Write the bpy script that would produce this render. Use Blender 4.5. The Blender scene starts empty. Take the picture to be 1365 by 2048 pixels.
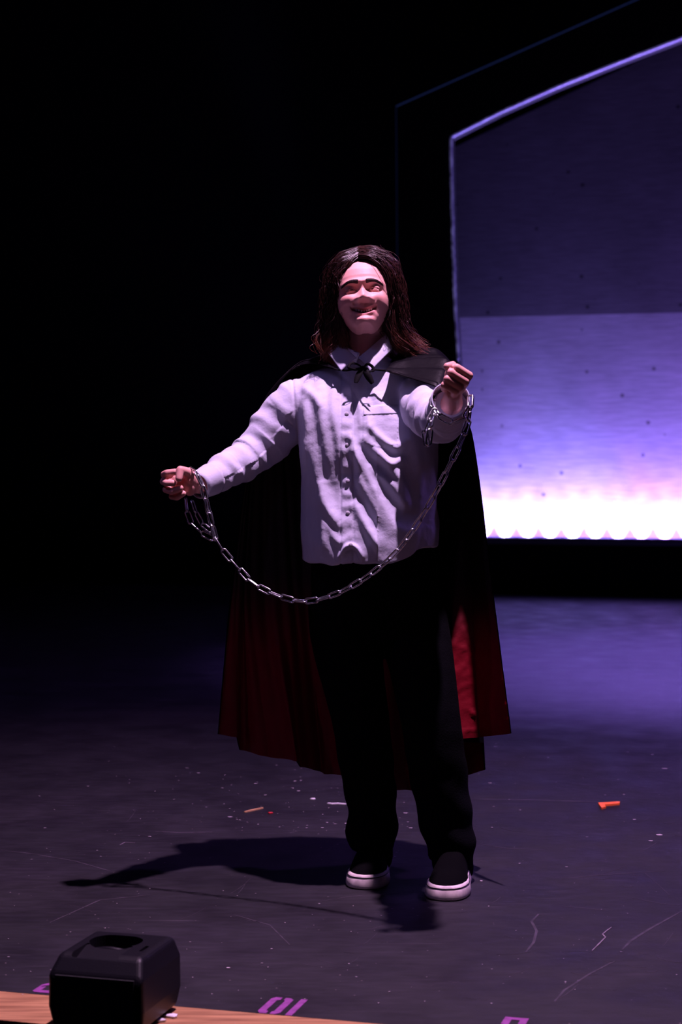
import bpy, bmesh, math, random
import numpy as np
from mathutils import Vector, Matrix
random.seed(7); rng = np.random.default_rng(7)
SC = bpy.context.scene
COL = SC.collection
F = 3640.0; HZ = 936.0; CH = 1.15          # focal length in px, horizon row, camera height above the stage
TH = math.radians(15.8)                     # the stage runs at this angle to the camera's heading

# ------------------------------------------------------------------ camera
cam = bpy.data.cameras.new('camera'); camo = bpy.data.objects.new('camera', cam); COL.objects.link(camo)
camo.location = (0, 0, CH); camo.rotation_euler = (math.pi/2, 0, 0)
cam.sensor_fit = 'VERTICAL'; cam.sensor_height = 36; cam.sensor_width = 24
cam.lens = 36*F/2048; cam.shift_y = -(1024-HZ)/2048
cam.clip_end = 100; cam.clip_start = .05
cam.dof.use_dof = True; cam.dof.focus_distance = 4.93; cam.dof.aperture_fstop = 4.5
SC.camera = camo
SC.view_settings.view_transform = 'Standard'; SC.view_settings.look = 'None'
SC.view_settings.gamma = 1; SC.view_settings.use_curve_mapping = False
SC.view_settings.exposure = 0.0

# ------------------------------------------------------------------ world + lights
w = bpy.data.worlds.new('world'); SC.world = w; w.use_nodes = True
w.node_tree.nodes['Background'].inputs[0].default_value = (.16, .10, .42, 1)
w.node_tree.nodes['Background'].inputs[1].default_value = .004

def stage(a, b, z=0.0):
    """stage coordinates (a along the apron, b upstage) to world"""
    return Vector((-.317 + a*math.cos(TH) + b*math.sin(TH), 3.879 - a*math.sin(TH) + b*math.cos(TH), z))

def lamp(kind, name, loc, target, energy, color, **kw):
    l = bpy.data.lights.new(name, kind); o = bpy.data.objects.new(name, l); COL.objects.link(o)
    o.location = loc; l.energy = energy; l.color = color
    d = Vector(target) - Vector(loc); o.rotation_euler = d.to_track_quat('-Z', 'Y').to_euler()
    for k, v in kw.items(): setattr(l, k, v)
    return o
# the follow spot above the performer
lamp('SPOT', 'key_spot', (.53, 4.22, 5.0), (.0, 4.75, 0), 1500, (1.0, .60, 1.0), spot_size=math.radians(80), spot_blend=1.0, shadow_soft_size=.045)
# weak front-of-house wash
lamp('SPOT', 'front_wash', (-1.6, -2.5, 4.6), (.1, 5, .9), 9, (.62, .36, 1.0), spot_size=math.radians(40), spot_blend=.9, shadow_soft_size=.15)
lamp('SPOT', 'left_wash', (-3.3, 3.3, 4.8), (.0, 5, .9), 62, (.46, .32, 1.0), spot_size=math.radians(42), spot_blend=1.0, shadow_soft_size=.10)
# violet back lights over the upstage floor
lamp('SPOT', 'upstage_wash', (3.6, 10.6, 6.5), (2.6, 10.7, 0), 14000, (.34, .19, 1.0), spot_size=math.radians(54), spot_blend=1.0, shadow_soft_size=.3)
lamp('SPOT', 'side_wash', (4.2, 7.0, 5.5), (1.9, 7.8, 0), 700, (.45, .2, 1.0), spot_size=math.radians(85), spot_blend=1.0, shadow_soft_size=.3)
# LED heads along the foot of the backdrop
BF, BB = 12.83, 13.45                       # frame plane, backdrop plane (stage b)
def onplane(px, py, b):
    """point seen at (px,py) on the vertical plane at stage depth b"""
    d = Vector(((px-682.5)/F, 1.0, (HZ-py)/F)); n = Vector((math.sin(TH), math.cos(TH), 0))
    t = (stage(0, b) - Vector((0, 0, 0))).dot(n) / d.dot(n)
    p = d*t; p.z += CH; return p
def to_stage(p):
    q = Vector((p[0]+.317, p[1]-3.879)); return (q.x*math.cos(TH)-q.y*math.sin(TH), q.x*math.sin(TH)+q.y*math.cos(TH))
A0 = to_stage(onplane(905, 900, BF))[0]     # left jamb of the opening
LEDC = [(.62, .72, 1), (.75, .8, 1), (.6, .85, 1), (.7, .6, 1), (1, .62, .8), (.7, .6, 1), (1, .6, .7)]
for i in range(24):
    a = A0 - .05 + i*.215
    c = LEDC[(i*3) % 7] if i > 6 else LEDC[i % 3]
    lamp('SPOT', 'led_head', stage(a, BB-.06, .40), stage(a, BB+.045, 1.4), 210, (c[0]*.50, c[1]*.33, 1.0), spot_size=math.radians(64), spot_blend=.5, shadow_soft_size=.012)
lamp('AREA', 'led_batten_glow', stage(A0+2.6, BB-.27, .42), stage(A0+2.6, BB, 1.3), 150, (.27, .14, 1.0), shape='RECTANGLE', size=5.2, size_y=.06)
lamp('SPOT', 'backdrop_wash', stage(A0+3.6, BF-1.6, 6.0), stage(A0+3.1, BB, 2.5), 70, (.27, .13, 1.0), spot_size=math.radians(48), spot_blend=1.0, shadow_soft_size=.2)

# ------------------------------------------------------------------ helpers
def P(px, py, Y):
    return np.array(((px-682.5)/F*Y, Y, CH + (HZ-py)/F*Y))
def mk(name, verts, faces, mat, parent=None, smooth=True, kind=None):
    me = bpy.data.meshes.new(name); me.from_pydata([tuple(map(float, v)) for v in verts], [], [tuple(map(int, f)) for f in faces]); me.update()
    return link(name, me, mat, parent, smooth, kind)
def link(name, me, mat, parent=None, smooth=True, kind=None):
    if mat:
        me.materials.clear(); me.materials.append(mat)
    me.polygons.foreach_set('use_smooth', [smooth]*len(me.polygons))
    o = bpy.data.objects.new(name, me); COL.objects.link(o)
    if parent:
        o.parent = parent
        m = Matrix.Identity(4); q = parent
        while q: m = q.matrix_basis @ m if q.parent is None else q.matrix_parent_inverse @ q.matrix_basis @ m; q = q.parent
        if parent.parent is None: o.matrix_parent_inverse = parent.matrix_basis.inverted()
    if kind: o['kind'] = kind
    return o
def empty(name, loc, label=None, cat=None, group=None):
    o = bpy.data.objects.new(name, None); COL.objects.link(o); o.location = loc
    if label: o['label'] = label
    if cat: o['category'] = cat
    if group: o['group'] = group
    return o
def tag(o, label, cat, group=None, kind=None):
    o['label'] = label; o['category'] = cat
    if group: o['group'] = group
    if kind: o['kind'] = kind
    return o
class G:
    """collects closed pieces of geometry"""
    def __init__(s): s.v = []; s.f = []
    def add(s, v, f):
        n = len(s.v); s.v += [tuple(p) for p in v]; s.f += [tuple(i+n for i in q) for q in f]
    def ball(s, c, r, seg=16, M3=None):
        r = np.array(r if hasattr(r, '__len__') else (r, r, r)); v = []; f = []; R = seg//2+1
        for i in range(1, R):
            t = math.pi*i/R
            for j in range(seg):
                p = 2*math.pi*j/seg; q = np.array((math.sin(t)*math.cos(p), math.sin(t)*math.sin(p), math.cos(t)))*r
                if M3 is not None: q = M3 @ q
                v.append(np.array(c)+q)
        for i in range(R-2):
            for j in range(seg): f.append((i*seg+j, i*seg+(j+1) % seg, (i+1)*seg+(j+1) % seg, (i+1)*seg+j)[::-1])
        top = np.array((0, 0, 1.))*r; 
        if M3 is not None: top = M3 @ top
        v.append(np.array(c)+top); v.append(np.array(c)-top); a, b = len(v)-2, len(v)-1
        for j in range(seg):
            f.append((a, j, (j+1) % seg)); f.append((b, (R-2)*seg+(j+1) % seg, (R-2)*seg+j))
        s.add(v, f)
    def tube(s, pts, rad, seg=16, ref=(0, 0, 1), cap=True, sub=1):
        """tube through pts, rad = r or (ru, rv) per point; ru lies along ref x tangent"""
        pts = [np.array(p, float) for p in pts]; rad = [r if hasattr(r, '__len__') else (r, r) for r in rad]
        if sub > 1:
            pts, rad = spl(pts, sub), [tuple(x) for x in spl([np.array(r, float) for r in rad], sub)]
        n = len(pts); v = []; f = []; ref = np.array(ref, float)
        for i in range(n):
            t = pts[min(i+1, n-1)]-pts[max(i-1, 0)]; t /= np.linalg.norm(t)+1e-9
            a = np.cross(ref, t)
            if np.linalg.norm(a) < .05: a = np.cross((1, 0, .1), t)
            a /= np.linalg.norm(a); b = np.cross(t, a)
            for j in range(seg):
                p = 2*math.pi*j/seg; v.append(pts[i]+a*math.cos(p)*rad[i][0]+b*math.sin(p)*rad[i][1])
        for i in range(n-1):
            for j in range(seg): f.append((i*seg+j, i*seg+(j+1) % seg, (i+1)*seg+(j+1) % seg, (i+1)*seg+j))
        if cap:
            f.append(tuple(range(seg))[::-1]); f.append(tuple((n-1)*seg+j for j in range(seg)))
        s.add(v, f)
    def limb(s, pts, rad, seg=16):
        for i in range(len(pts)-1): s.tube([pts[i], pts[i+1]], [rad[i], rad[i+1]], seg)
        for p, r in zip(pts, rad): s.ball(p, r, seg)
    def box(s, c, h, M3=None):
        v = []
        for x in (-1, 1):
            for y in (-1, 1):
                for z in (-1, 1):
                    q = np.array((x*h[0], y*h[1], z*h[2])); v.append(np.array(c)+(M3 @ q if M3 is not None else q))
        s.add(v, [(0, 1, 3, 2), (4, 6, 7, 5), (0, 4, 5, 1), (2, 3, 7, 6), (0, 2, 6, 4), (1, 5, 7, 3)])
def spl(pts, sub):
    """Catmull-Rom through pts"""
    P_ = [np.array(p, float) for p in pts]; n = len(P_); out = []
    for i in range(n-1):
        a, b, c, d = P_[max(i-1, 0)], P_[i], P_[i+1], P_[min(i+2, n-1)]
        for k in range(sub):
            t = k/sub; out.append(.5*(2*b+(c-a)*t+(2*a-5*b+4*c-d)*t*t+(3*b-a-3*c+d)*t**3))
    out.append(P_[-1]); return out
def remesh(g, voxel, smooth=4, fac=.5):
    me = bpy.data.meshes.new('t'); me.from_pydata([tuple(map(float, v)) for v in g.v], [], g.f); me.update()
    o = bpy.data.objects.new('t', me); COL.objects.link(o)
    m = o.modifiers.new('r', 'REMESH'); m.mode = 'VOXEL'; m.voxel_size = voxel; m.use_smooth_shade = True
    if smooth: s = o.modifiers.new('s', 'SMOOTH'); s.factor = fac; s.iterations = smooth
    dg = bpy.context.evaluated_depsgraph_get(); out = bpy.data.meshes.new_from_object(o.evaluated_get(dg))
    bpy.data.objects.remove(o); bpy.data.meshes.remove(me); return out
def getco(me):
    a = np.empty(len(me.vertices)*3, np.float32); me.vertices.foreach_get('co', a); return a.reshape(-1, 3).astype(float)
def getno(me):
    a = np.empty(len(me.vertices)*3, np.float32); me.vertices.foreach_get('normal', a); return a.reshape(-1, 3).astype(float)
def setco(me, co):
    me.vertices.foreach_set('co', co.astype(np.float32).ravel()); me.update()
def vnoise(p, freq, seed=0, oct=3):
    """cheap smooth noise from rotated sines"""
    r = np.random.default_rng(seed); out = 0; amp = 1
    for o_ in range(oct):
        s = 0
        for k in range(5):
            d = r.normal(size=3); d /= np.linalg.norm(d); ph = r.uniform(0, 6.28)
            s = s + np.sin((p @ d)*freq*6.28*r.uniform(.6, 1.4)+ph)
        out = out + amp*s/5; amp *= .5; freq *= 2.1
    return out
def grid_faces(nu, nv, flip=False):
    f = []
    for i in range(nv-1):
        for j in range(nu-1):
            q = (i*nu+j, i*nu+j+1, (i+1)*nu+j+1, (i+1)*nu+j); f.append(q[::-1] if flip else q)
    return f
def apply_mods(o):
    dg = bpy.context.evaluated_depsgraph_get(); me = bpy.data.meshes.new_from_object(o.evaluated_get(dg))
    o.modifiers.clear(); o.data = me; return o

# ------------------------------------------------------------------ materials
def nt(name):
    m = bpy.data.materials.new(name); m.use_nodes = True; t = m.node_tree; return m, t, t.nodes['Principled BSDF']
def mat(name, col, rough=.6, metal=0, bump=0, bscale=60, var=0, vscale=8, spec=.5, sheen=0, emit=None, es=0, sss=0, coat=0):
    m, t, b = nt(name); N = t.nodes; L = t.links
    b.inputs['Base Color'].default_value = (*col, 1); b.inputs['Roughness'].default_value = rough; b.inputs['Metallic'].default_value = metal
    b.inputs['Specular IOR Level'].default_value = spec; b.inputs['Coat Weight'].default_value = coat
    if sheen: b.inputs['Sheen Weight'].default_value = sheen
    if sss: b.inputs['Subsurface Weight'].default_value = sss; b.inputs['Subsurface Radius'].default_value = (.012, .005, .003); b.inputs['Subsurface Scale'].default_value = 1
    tc = N.new('ShaderNodeTexCoord')
    if var:
        n = N.new('ShaderNodeTexNoise'); n.inputs['Scale'].default_value = vscale; n.inputs['Detail'].default_value = 6; L.new(tc.outputs['Object'], n.inputs['Vector'])
        r = N.new('ShaderNodeValToRGB'); r.color_ramp.elements[0].position = .35; r.color_ramp.elements[1].position = .65
        r.color_ramp.elements[0].color = (*[c*(1-var) for c in col], 1); r.color_ramp.elements[1].color = (*[min(1, c*(1+var)) for c in col], 1)
        L.new(n.outputs['Fac'], r.inputs['Fac']); L.new(r.outputs['Color'], b.inputs['Base Color'])
    if bump:
        n = N.new('ShaderNodeTexNoise'); n.inputs['Scale'].default_value = bscale; n.inputs['Detail'].default_value = 5; L.new(tc.outputs['Object'], n.inputs['Vector'])
        bp = N.new('ShaderNodeBump'); bp.inputs['Strength'].default_value = bump; bp.inputs['Distance'].default_value = .004
        L.new(n.outputs['Fac'], bp.inputs['Height']); L.new(bp.outputs['Normal'], b.inputs['Normal'])
    if emit: b.inputs['Emission Color'].default_value = (*emit, 1); b.inputs['Emission Strength'].default_value = es
    return m
M_shirt = mat('white_cotton', (.54, .56, .68), .85, bump=.25, bscale=90, sheen=.1, spec=.2)
M_button = mat('button_plastic', (.5, .5, .56), .7, spec=.2)
M_trouser = mat('black_trouser_cloth', (.0035, .0035, .005), .95, bump=.3, bscale=200, spec=.04)
M_cape = mat('black_satin', (.003, .0025, .004), .42, bump=.2, bscale=60, spec=.09)
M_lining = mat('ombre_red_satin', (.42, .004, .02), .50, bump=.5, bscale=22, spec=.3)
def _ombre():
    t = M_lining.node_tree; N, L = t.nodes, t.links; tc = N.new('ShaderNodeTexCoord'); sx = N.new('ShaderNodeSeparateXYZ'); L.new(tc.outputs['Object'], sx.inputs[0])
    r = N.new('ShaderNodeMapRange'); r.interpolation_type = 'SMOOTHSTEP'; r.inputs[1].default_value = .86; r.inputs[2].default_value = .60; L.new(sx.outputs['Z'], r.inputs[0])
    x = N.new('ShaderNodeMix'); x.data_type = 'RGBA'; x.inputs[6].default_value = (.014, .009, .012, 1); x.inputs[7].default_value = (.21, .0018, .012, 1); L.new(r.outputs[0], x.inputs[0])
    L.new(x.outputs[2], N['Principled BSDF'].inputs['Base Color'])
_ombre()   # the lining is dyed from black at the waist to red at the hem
M_cord = mat('black_cord', (.004, .004, .005), .8, spec=.1)
M_hair = mat('brown_hair', (.026, .0075, .0055), .36, spec=.45, var=.35, vscale=60)
M_brow = mat('eyebrow_hair', (.03, .012, .01), .6)
M_eye = mat('eye_white', (.6, .54, .55), .4)
M_iris = mat('iris_dark', (.02, .012, .01), .1)
M_teeth = mat('tooth_enamel', (.7, .66, .6), .25)
M_chain = mat('galvanised_steel', (.72, .73, .78), .24, metal=1, bump=.1, bscale=150)
M_shoe = mat('black_canvas', (.0022, .002, .0026), .95, bump=.4, bscale=400, spec=.05)
M_sole = mat('white_rubber', (.74, .64, .62), .55, var=.2, vscale=40)
M_line = mat('black_foxing_line', (.01, .01, .01), .5)
M_blk = mat('black_paint', (.010, .010, .012), .75, bump=.1, bscale=30)
M_drape = mat('black_drape', (.006, .006, .008), .95)
M_plas = mat('black_moulded_plastic', (.006, .0055, .009), .42, bump=.15, bscale=500, spec=.25)
M_tape = mat('magenta_paint', (.24, .045, .25), .7, var=.2, vscale=60)
M_orange = mat('orange_plastic', (.95, .16, .03), .5)
M_paper = mat('white_paper', (.75, .72, .75), .8)
M_sill_lit = mat('sill_light_paint', (.5, .48, .55), .6)  # pale grey in place of light caught on the sill edge
M_edge = mat('edge_backlight_glow', (.05, .08, .25), .5, emit=(.09, .15, .6), es=.07)  # emission standing in for back light on the frame edge
M_scuff = mat('pale_scuff', (.20, .16, .20), .6, var=.4, vscale=30)
M_scuffd = mat('faint_scuff', (.038, .030, .042), .6, var=.5, vscale=20)
M_fleck = mat('pale_fleck', (.5, .42, .46), .7)
M_sliver = mat('bare_wood_sliver', (.55, .3, .14), .7)
M_red = mat('red_scrap', (.5, .01, .02), .6)

def m_skin():
    m, t, b = nt('skin'); N, L = t.nodes, t.links
    b.inputs['Roughness'].default_value = .5; b.inputs['Specular IOR Level'].default_value = .35
    b.inputs['Subsurface Weight'].default_value = .02; b.inputs['Subsurface Radius'].default_value = (.010, .004, .002); b.inputs['Subsurface Scale'].default_value = 1
    a = N.new('ShaderNodeAttribute'); a.attribute_name = 'tone'; L.new(a.outputs['Color'], b.inputs['Base Color'])
    n = N.new('ShaderNodeTexNoise'); n.inputs['Scale'].default_value = 120; tc = N.new('ShaderNodeTexCoord'); L.new(tc.outputs['Object'], n.inputs['Vector'])
    bp = N.new('ShaderNodeBump'); bp.inputs['Strength'].default_value = .12; bp.inputs['Distance'].default_value = .002
    L.new(n.outputs['Fac'], bp.inputs['Height']); L.new(bp.outputs['Normal'], b.inputs['Normal']); return m
M_skin = m_skin()

def m_floor():
    m, t, b = nt('black_stage_floor'); N, L = t.nodes, t.links
    tc = N.new('ShaderNodeTexCoord')
    def noise(scale, detail, sx=1, sy=1, rz=0):
        mp = N.new('ShaderNodeMapping'); mp.inputs['Scale'].default_value = (sx, sy, 1); mp.inputs['Rotation'].default_value = (0, 0, rz)
        L.new(tc.outputs['Object'], mp.inputs['Vector']); n = N.new('ShaderNodeTexNoise'); n.inputs['Scale'].default_value = scale; n.inputs['Detail'].default_value = detail
        L.new(mp.outputs['Vector'], n.inputs['Vector']); return n.outputs['Fac']
    def ramp(f, p0, c0, p1, c1):
        r = N.new('ShaderNodeValToRGB'); r.color_ramp.elements[0].position = p0; r.color_ramp.elements[1].position = p1
        r.color_ramp.elements[0].color = (*c0, 1); r.color_ramp.elements[1].color = (*c1, 1); L.new(f, r.inputs['Fac']); return r.outputs['Color']
    def mixc(f, a, bb, mode='MIX'):
        x = N.new('ShaderNodeMix'); x.data_type = 'RGBA'; x.blend_type = mode
        if isinstance(f, float): x.inputs[0].default_value = f
        else: L.new(f, x.inputs[0])
        L.new(a, x.inputs[6]); L.new(bb, x.inputs[7]); return x.outputs[2]
    base = ramp(noise(1.6, 8), .35, (.0085, .0075, .012), .7, (.0165, .0140, .0205))
    fine = ramp(noise(14, 8, 1, 3), .38, (.72, .72, .72), .66, (1.2, 1.18, 1.2))
    c = mixc(1.0, base, fine, 'MULTIPLY')
    # long thin scratches in several directions
    for k, (rz, sc, sx) in enumerate(((.3, 3, .06), (-.5, 2.6, .05), (1.2, 2.2, .05), (.05, 3.2, .04))):
        s = noise(sc*6, 2, sx*3, 3.5, rz); band = ramp(s, .70, (0, 0, 0), .74, (.030, .025, .032))
        gate = ramp(noise(1.9+k*.4, 2, rz=k), .5, (0, 0, 0), .62, (1, 1, 1))
        c = mixc(1.0, c, mixc(1.0, band, gate, 'MULTIPLY'), 'ADD')
    # tiny paint flecks
    v = N.new('ShaderNodeTexVoronoi'); v.inputs['Scale'].default_value = 26; v.inputs['Randomness'].default_value = 1; L.new(tc.outputs['Object'], v.inputs['Vector'])
    fl = ramp(v.outputs['Distance'], .035, (.22, .17, .18), .06, (0, 0, 0))
    g2 = ramp(noise(2.3, 3), .50, (0, 0, 0), .6, (1, 1, 1))
    c = mixc(1.0, c, mixc(1.0, fl, g2, 'MULTIPLY'), 'ADD')
    L.new(c, b.inputs['Base Color'])
    L.new(ramp(noise(5, 6), .3, (.5, .5, .5), .7, (.72, .72, .72)), b.inputs['Roughness'])
    b.inputs['Specular IOR Level'].default_value = .4
    bp = N.new('ShaderNodeBump'); bp.inputs['Strength'].default_value = .35; bp.inputs['Distance'].default_value = .004
    L.new(noise(22, 6), bp.inputs['Height']); L.new(bp.outputs['Normal'], b.inputs['Normal']); return m
M_floor = m_floor()
def m_wood():
    m, t, b = nt('pine_apron'); N, L = t.nodes, t.links
    tc = N.new('ShaderNodeTexCoord'); mp = N.new('ShaderNodeMapping'); mp.inputs['Scale'].default_value = (2.2, 34, 1); mp.inputs['Rotation'].default_value = (0, 0, TH)
    L.new(tc.outputs['Object'], mp.inputs['Vector']); n = N.new('ShaderNodeTexNoise'); n.inputs['Scale'].default_value = 2.2; n.inputs['Detail'].default_value = 8
    L.new(mp.outputs['Vector'], n.inputs['Vector']); r = N.new('ShaderNodeValToRGB'); r.color_ramp.elements[0].position = .3; r.color_ramp.elements[1].position = .62
    r.color_ramp.elements[0].color = (.20, .085, .035, 1); r.color_ramp.elements[1].color = (.52, .27, .12, 1)
    L.new(n.outputs['Fac'], r.inputs['Fac']); L.new(r.outputs['Color'], b.inputs['Base Color']); b.inputs['Roughness'].default_value = .55; return m
M_wood = m_wood()
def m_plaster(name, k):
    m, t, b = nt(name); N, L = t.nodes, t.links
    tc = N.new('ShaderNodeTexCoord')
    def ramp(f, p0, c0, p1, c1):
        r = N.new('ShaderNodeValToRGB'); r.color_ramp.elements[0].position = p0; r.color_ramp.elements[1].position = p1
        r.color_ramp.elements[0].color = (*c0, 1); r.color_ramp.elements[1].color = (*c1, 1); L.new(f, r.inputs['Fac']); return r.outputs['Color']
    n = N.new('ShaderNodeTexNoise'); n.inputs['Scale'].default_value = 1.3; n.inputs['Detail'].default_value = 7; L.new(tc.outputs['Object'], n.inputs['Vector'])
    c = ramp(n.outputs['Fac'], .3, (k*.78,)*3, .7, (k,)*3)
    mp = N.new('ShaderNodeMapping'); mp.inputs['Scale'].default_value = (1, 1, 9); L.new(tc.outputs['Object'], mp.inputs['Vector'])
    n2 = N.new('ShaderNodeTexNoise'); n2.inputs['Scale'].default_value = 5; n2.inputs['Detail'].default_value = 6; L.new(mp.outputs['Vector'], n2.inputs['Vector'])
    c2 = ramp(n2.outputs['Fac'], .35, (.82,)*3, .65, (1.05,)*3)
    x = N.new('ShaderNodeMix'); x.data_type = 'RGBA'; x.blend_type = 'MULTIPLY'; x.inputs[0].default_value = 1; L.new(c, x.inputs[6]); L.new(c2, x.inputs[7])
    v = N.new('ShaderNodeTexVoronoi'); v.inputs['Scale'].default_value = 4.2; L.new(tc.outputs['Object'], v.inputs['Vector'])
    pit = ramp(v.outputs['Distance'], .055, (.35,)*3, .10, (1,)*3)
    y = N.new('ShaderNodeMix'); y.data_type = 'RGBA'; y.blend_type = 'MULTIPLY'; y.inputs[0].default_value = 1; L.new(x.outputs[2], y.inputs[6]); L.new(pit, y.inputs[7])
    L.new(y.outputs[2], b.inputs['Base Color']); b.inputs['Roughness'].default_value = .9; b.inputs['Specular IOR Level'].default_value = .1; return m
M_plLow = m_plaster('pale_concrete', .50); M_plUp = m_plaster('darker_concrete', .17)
def m_rope():
    m, t, b = nt('clear_rope_light'); N, L = t.nodes, t.links
    tc = N.new('ShaderNodeTexCoord'); v = N.new('ShaderNodeTexNoise'); v.inputs['Scale'].default_value = 11; v.inputs['Detail'].default_value = 4; L.new(tc.outputs['Object'], v.inputs['Vector'])
    r = N.new('ShaderNodeMapRange'); r.inputs[1].default_value = .4; r.inputs[2].default_value = .7; r.inputs[3].default_value = .03; r.inputs[4].default_value = .22
    L.new(v.outputs['Fac'], r.inputs[0]); L.new(r.outputs[0], b.inputs['Emission Strength'])
    b.inputs['Emission Color'].default_value = (.40, .34, 1, 1); b.inputs['Base Color'].default_value = (.4, .4, .5, 1); b.inputs['Roughness'].default_value = .2; return m
M_rope = m_rope()

# ------------------------------------------------------------------ the setting
def sbox(name, a0, a1, b0, b1, z0, z1, m, kind='structure', parent=None):
    v = [stage(a, b, z) for a in (a0, a1) for b in (b0, b1) for z in (z0, z1)]
    return mk(name, v, [(0, 1, 3, 2), (4, 6, 7, 5), (0, 4, 5, 1), (2, 3, 7, 6), (0, 2, 6, 4), (1, 5, 7, 3)], m, parent, False, kind)
sbox('floor', -9, 9, 0, 14.6, -.12, 0, M_floor)
sbox('trim_1', -9, 9, -.19, 0, -.12, -.0005, M_wood)
sbox('wall_front', -9, 9, -.17, -.12, -1.4, -.12, M_blk)
sbox('wall_back', -9, 9, 14.0, 14.15, 0, 9, M_drape)
sbox('wall_left', -9.15, -9, 0, 14, 0, 9, M_drape)
sbox('wall_right', 9, 9.15, 0, 14, 0, 9, M_drape)
# backdrop: two boards, the lower one paler
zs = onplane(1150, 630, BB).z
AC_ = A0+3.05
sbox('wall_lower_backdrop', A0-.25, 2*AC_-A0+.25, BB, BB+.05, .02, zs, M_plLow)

# gabled portal frame in front of it (the upper board follows its gable)
inner = [(925, 1074), (918, 720), (911, 600), (905.5, 420), (903, 275), (1000, 226), (1115, 175), (1240, 125), (1365, 77)]
outer = [(800, 1190), (793, 213), (1365, -41)]
def ab(px, py): p = onplane(px, py, BF); return (to_stage(p)[0], p.z)
I = [ab(*p) for p in inner]; O_ = [ab(*p) for p in outer]
AC = A0 + 3.05                                # centre line of the gable
sl = (I[-1][1]-I[-2][1])/(I[-1][0]-I[-2][0]); I.append((AC, I[-1][1]+sl*(AC-I[-1][0])))
so = (O_[2][1]-O_[1][1])/(O_[2][0]-O_[1][0]); O_[2] = (AC, O_[1][1]+so*(AC-O_[1][0])); O_[0] = (O_[0][0], 0)
Ifull = I + [(2*AC-a, z) for a, z in I[-2::-1]]; Ofull = [O_[0], O_[1], O_[2]] + [(2*AC-a, z) for a, z in (O_[1], O_[0])]
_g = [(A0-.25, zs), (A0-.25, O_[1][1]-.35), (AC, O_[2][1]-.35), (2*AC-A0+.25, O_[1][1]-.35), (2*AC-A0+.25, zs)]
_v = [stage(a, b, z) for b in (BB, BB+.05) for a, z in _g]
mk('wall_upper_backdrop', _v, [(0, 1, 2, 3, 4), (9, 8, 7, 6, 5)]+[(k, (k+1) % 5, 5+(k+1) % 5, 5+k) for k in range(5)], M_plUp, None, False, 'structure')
def portal():
    bm = bmesh.new()
    def ring(pts): return [bm.verts.new(stage(a, BF, z)) for a, z in pts]
    ri, ro = ring(Ifull), ring(Ofull); n = len(ri)
    # jambs and gable: connect inner path to outer path
    mi = n//2
    for vi, vo in (((ri[0:5]), ro[0:2]), ((ri[n-1:n-6:-1]), ro[4:2:-1])):
        bm.faces.new([vo[0]]+list(vi)+[vo[1]])
    bm.faces.new([ro[1]]+ri[4:mi+1]+[ro[2]]); bm.faces.new([ro[2]]+ri[mi:n-4]+[ro[3]])
    bm.faces.new([ro[0], ri[0], ri[-1], ro[4]])
    bmesh.ops.recalc_face_normals(bm, faces=bm.faces)
    r = bmesh.ops.extrude_face_region(bm, geom=bm.faces[:]); dv = stage(0, .16)-stage(0, 0)
    for e in r['geom']:
        if isinstance(e, bmesh.types.BMVert): e.co += dv
    bmesh.ops.triangulate(bm, faces=bm.faces[:]); bmesh.ops.recalc_face_normals(bm, faces=bm.faces)
    me = bpy.data.meshes.new('portal_frame'); bm.to_mesh(me); bm.free(); return me
pr = empty('portal_frame', stage(AC, BF, 0), 'tall black house-shaped portal frame around the glowing violet backdrop', 'stage frame')
link('frame_panel', portal(), M_blk, pr, False)
g = G()
_rp = [stage(a, BF-.012, z) for a, z in Ifull][1:-1]; _rp = [np.array(p)*(1-t)+np.array(q_)*t for p, q_ in zip(_rp, _rp[1:]) for t in np.linspace(0, 1, 60, endpoint=False)]
g.tube(_rp, [.013]*len(_rp), 10)
co = np.array(g.v); ph = co @ np.array((1.3, .4, 2.1)); cc = vnoise(co, 6, 3, 2)*.004; co = co+np.stack([cc, cc*0, cc*.7], 1)+np.sin(ph*180)[:, None]*np.array((.0022, 0, .0022))
o = mk('rope_light', co, g.f, M_rope, pr, True); o['label'] = 'pale violet rope light lining the inner edge'
M_edge2 = mat('faint_edge_backlight_glow', (.03, .04, .10), .5, emit=(.09, .15, .6), es=.018)  # weaker emission for the same back light down the sides
_os = [stage(a, BF-.004, z) for a, z in Ofull]  # added glowing tubes imitate back light along the frame outline
for nm_, ps_, m_ in (('gable_edge_glow', _os[1:4], M_edge), ('side_edge_glow', _os[0:2], M_edge2), ('side_edge_glow', _os[3:5], M_edge2)):
    g = G(); g.tube(ps_, [.006]*len(ps_), 6); o = mk(nm_, g.v, g.f, m_, pr, False); o['label'] = 'added dim blue glow for back light on the outer edge'
zsill = ab(1150, 1080)[1]
sbox('sill_light_strip', I[0][0]+.02, 2*AC-I[0][0]-.02, BF-.03, BF-.002, zsill-.045, zsill-.005, M_sill_lit, None, pr)  # added pale strip, painted for the light along the sill top
sbox('led_batten', A0-.1, A0+5.4, BB-.17, BB-.02, .30, .385, M_blk, None)
tag(bpy.data.objects['led_batten'], 'low black batten of lamps along the foot of the glowing backdrop', 'light batten')
for s_ in (A0+.3, A0+2.6, A0+4.9):
    g = G(); g.box(stage(s_, BB-.12, .15), (.03, .03, .155)); mk('batten_stand', g.v, g.f, M_blk, bpy.data.objects['led_batten'], False)

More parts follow.
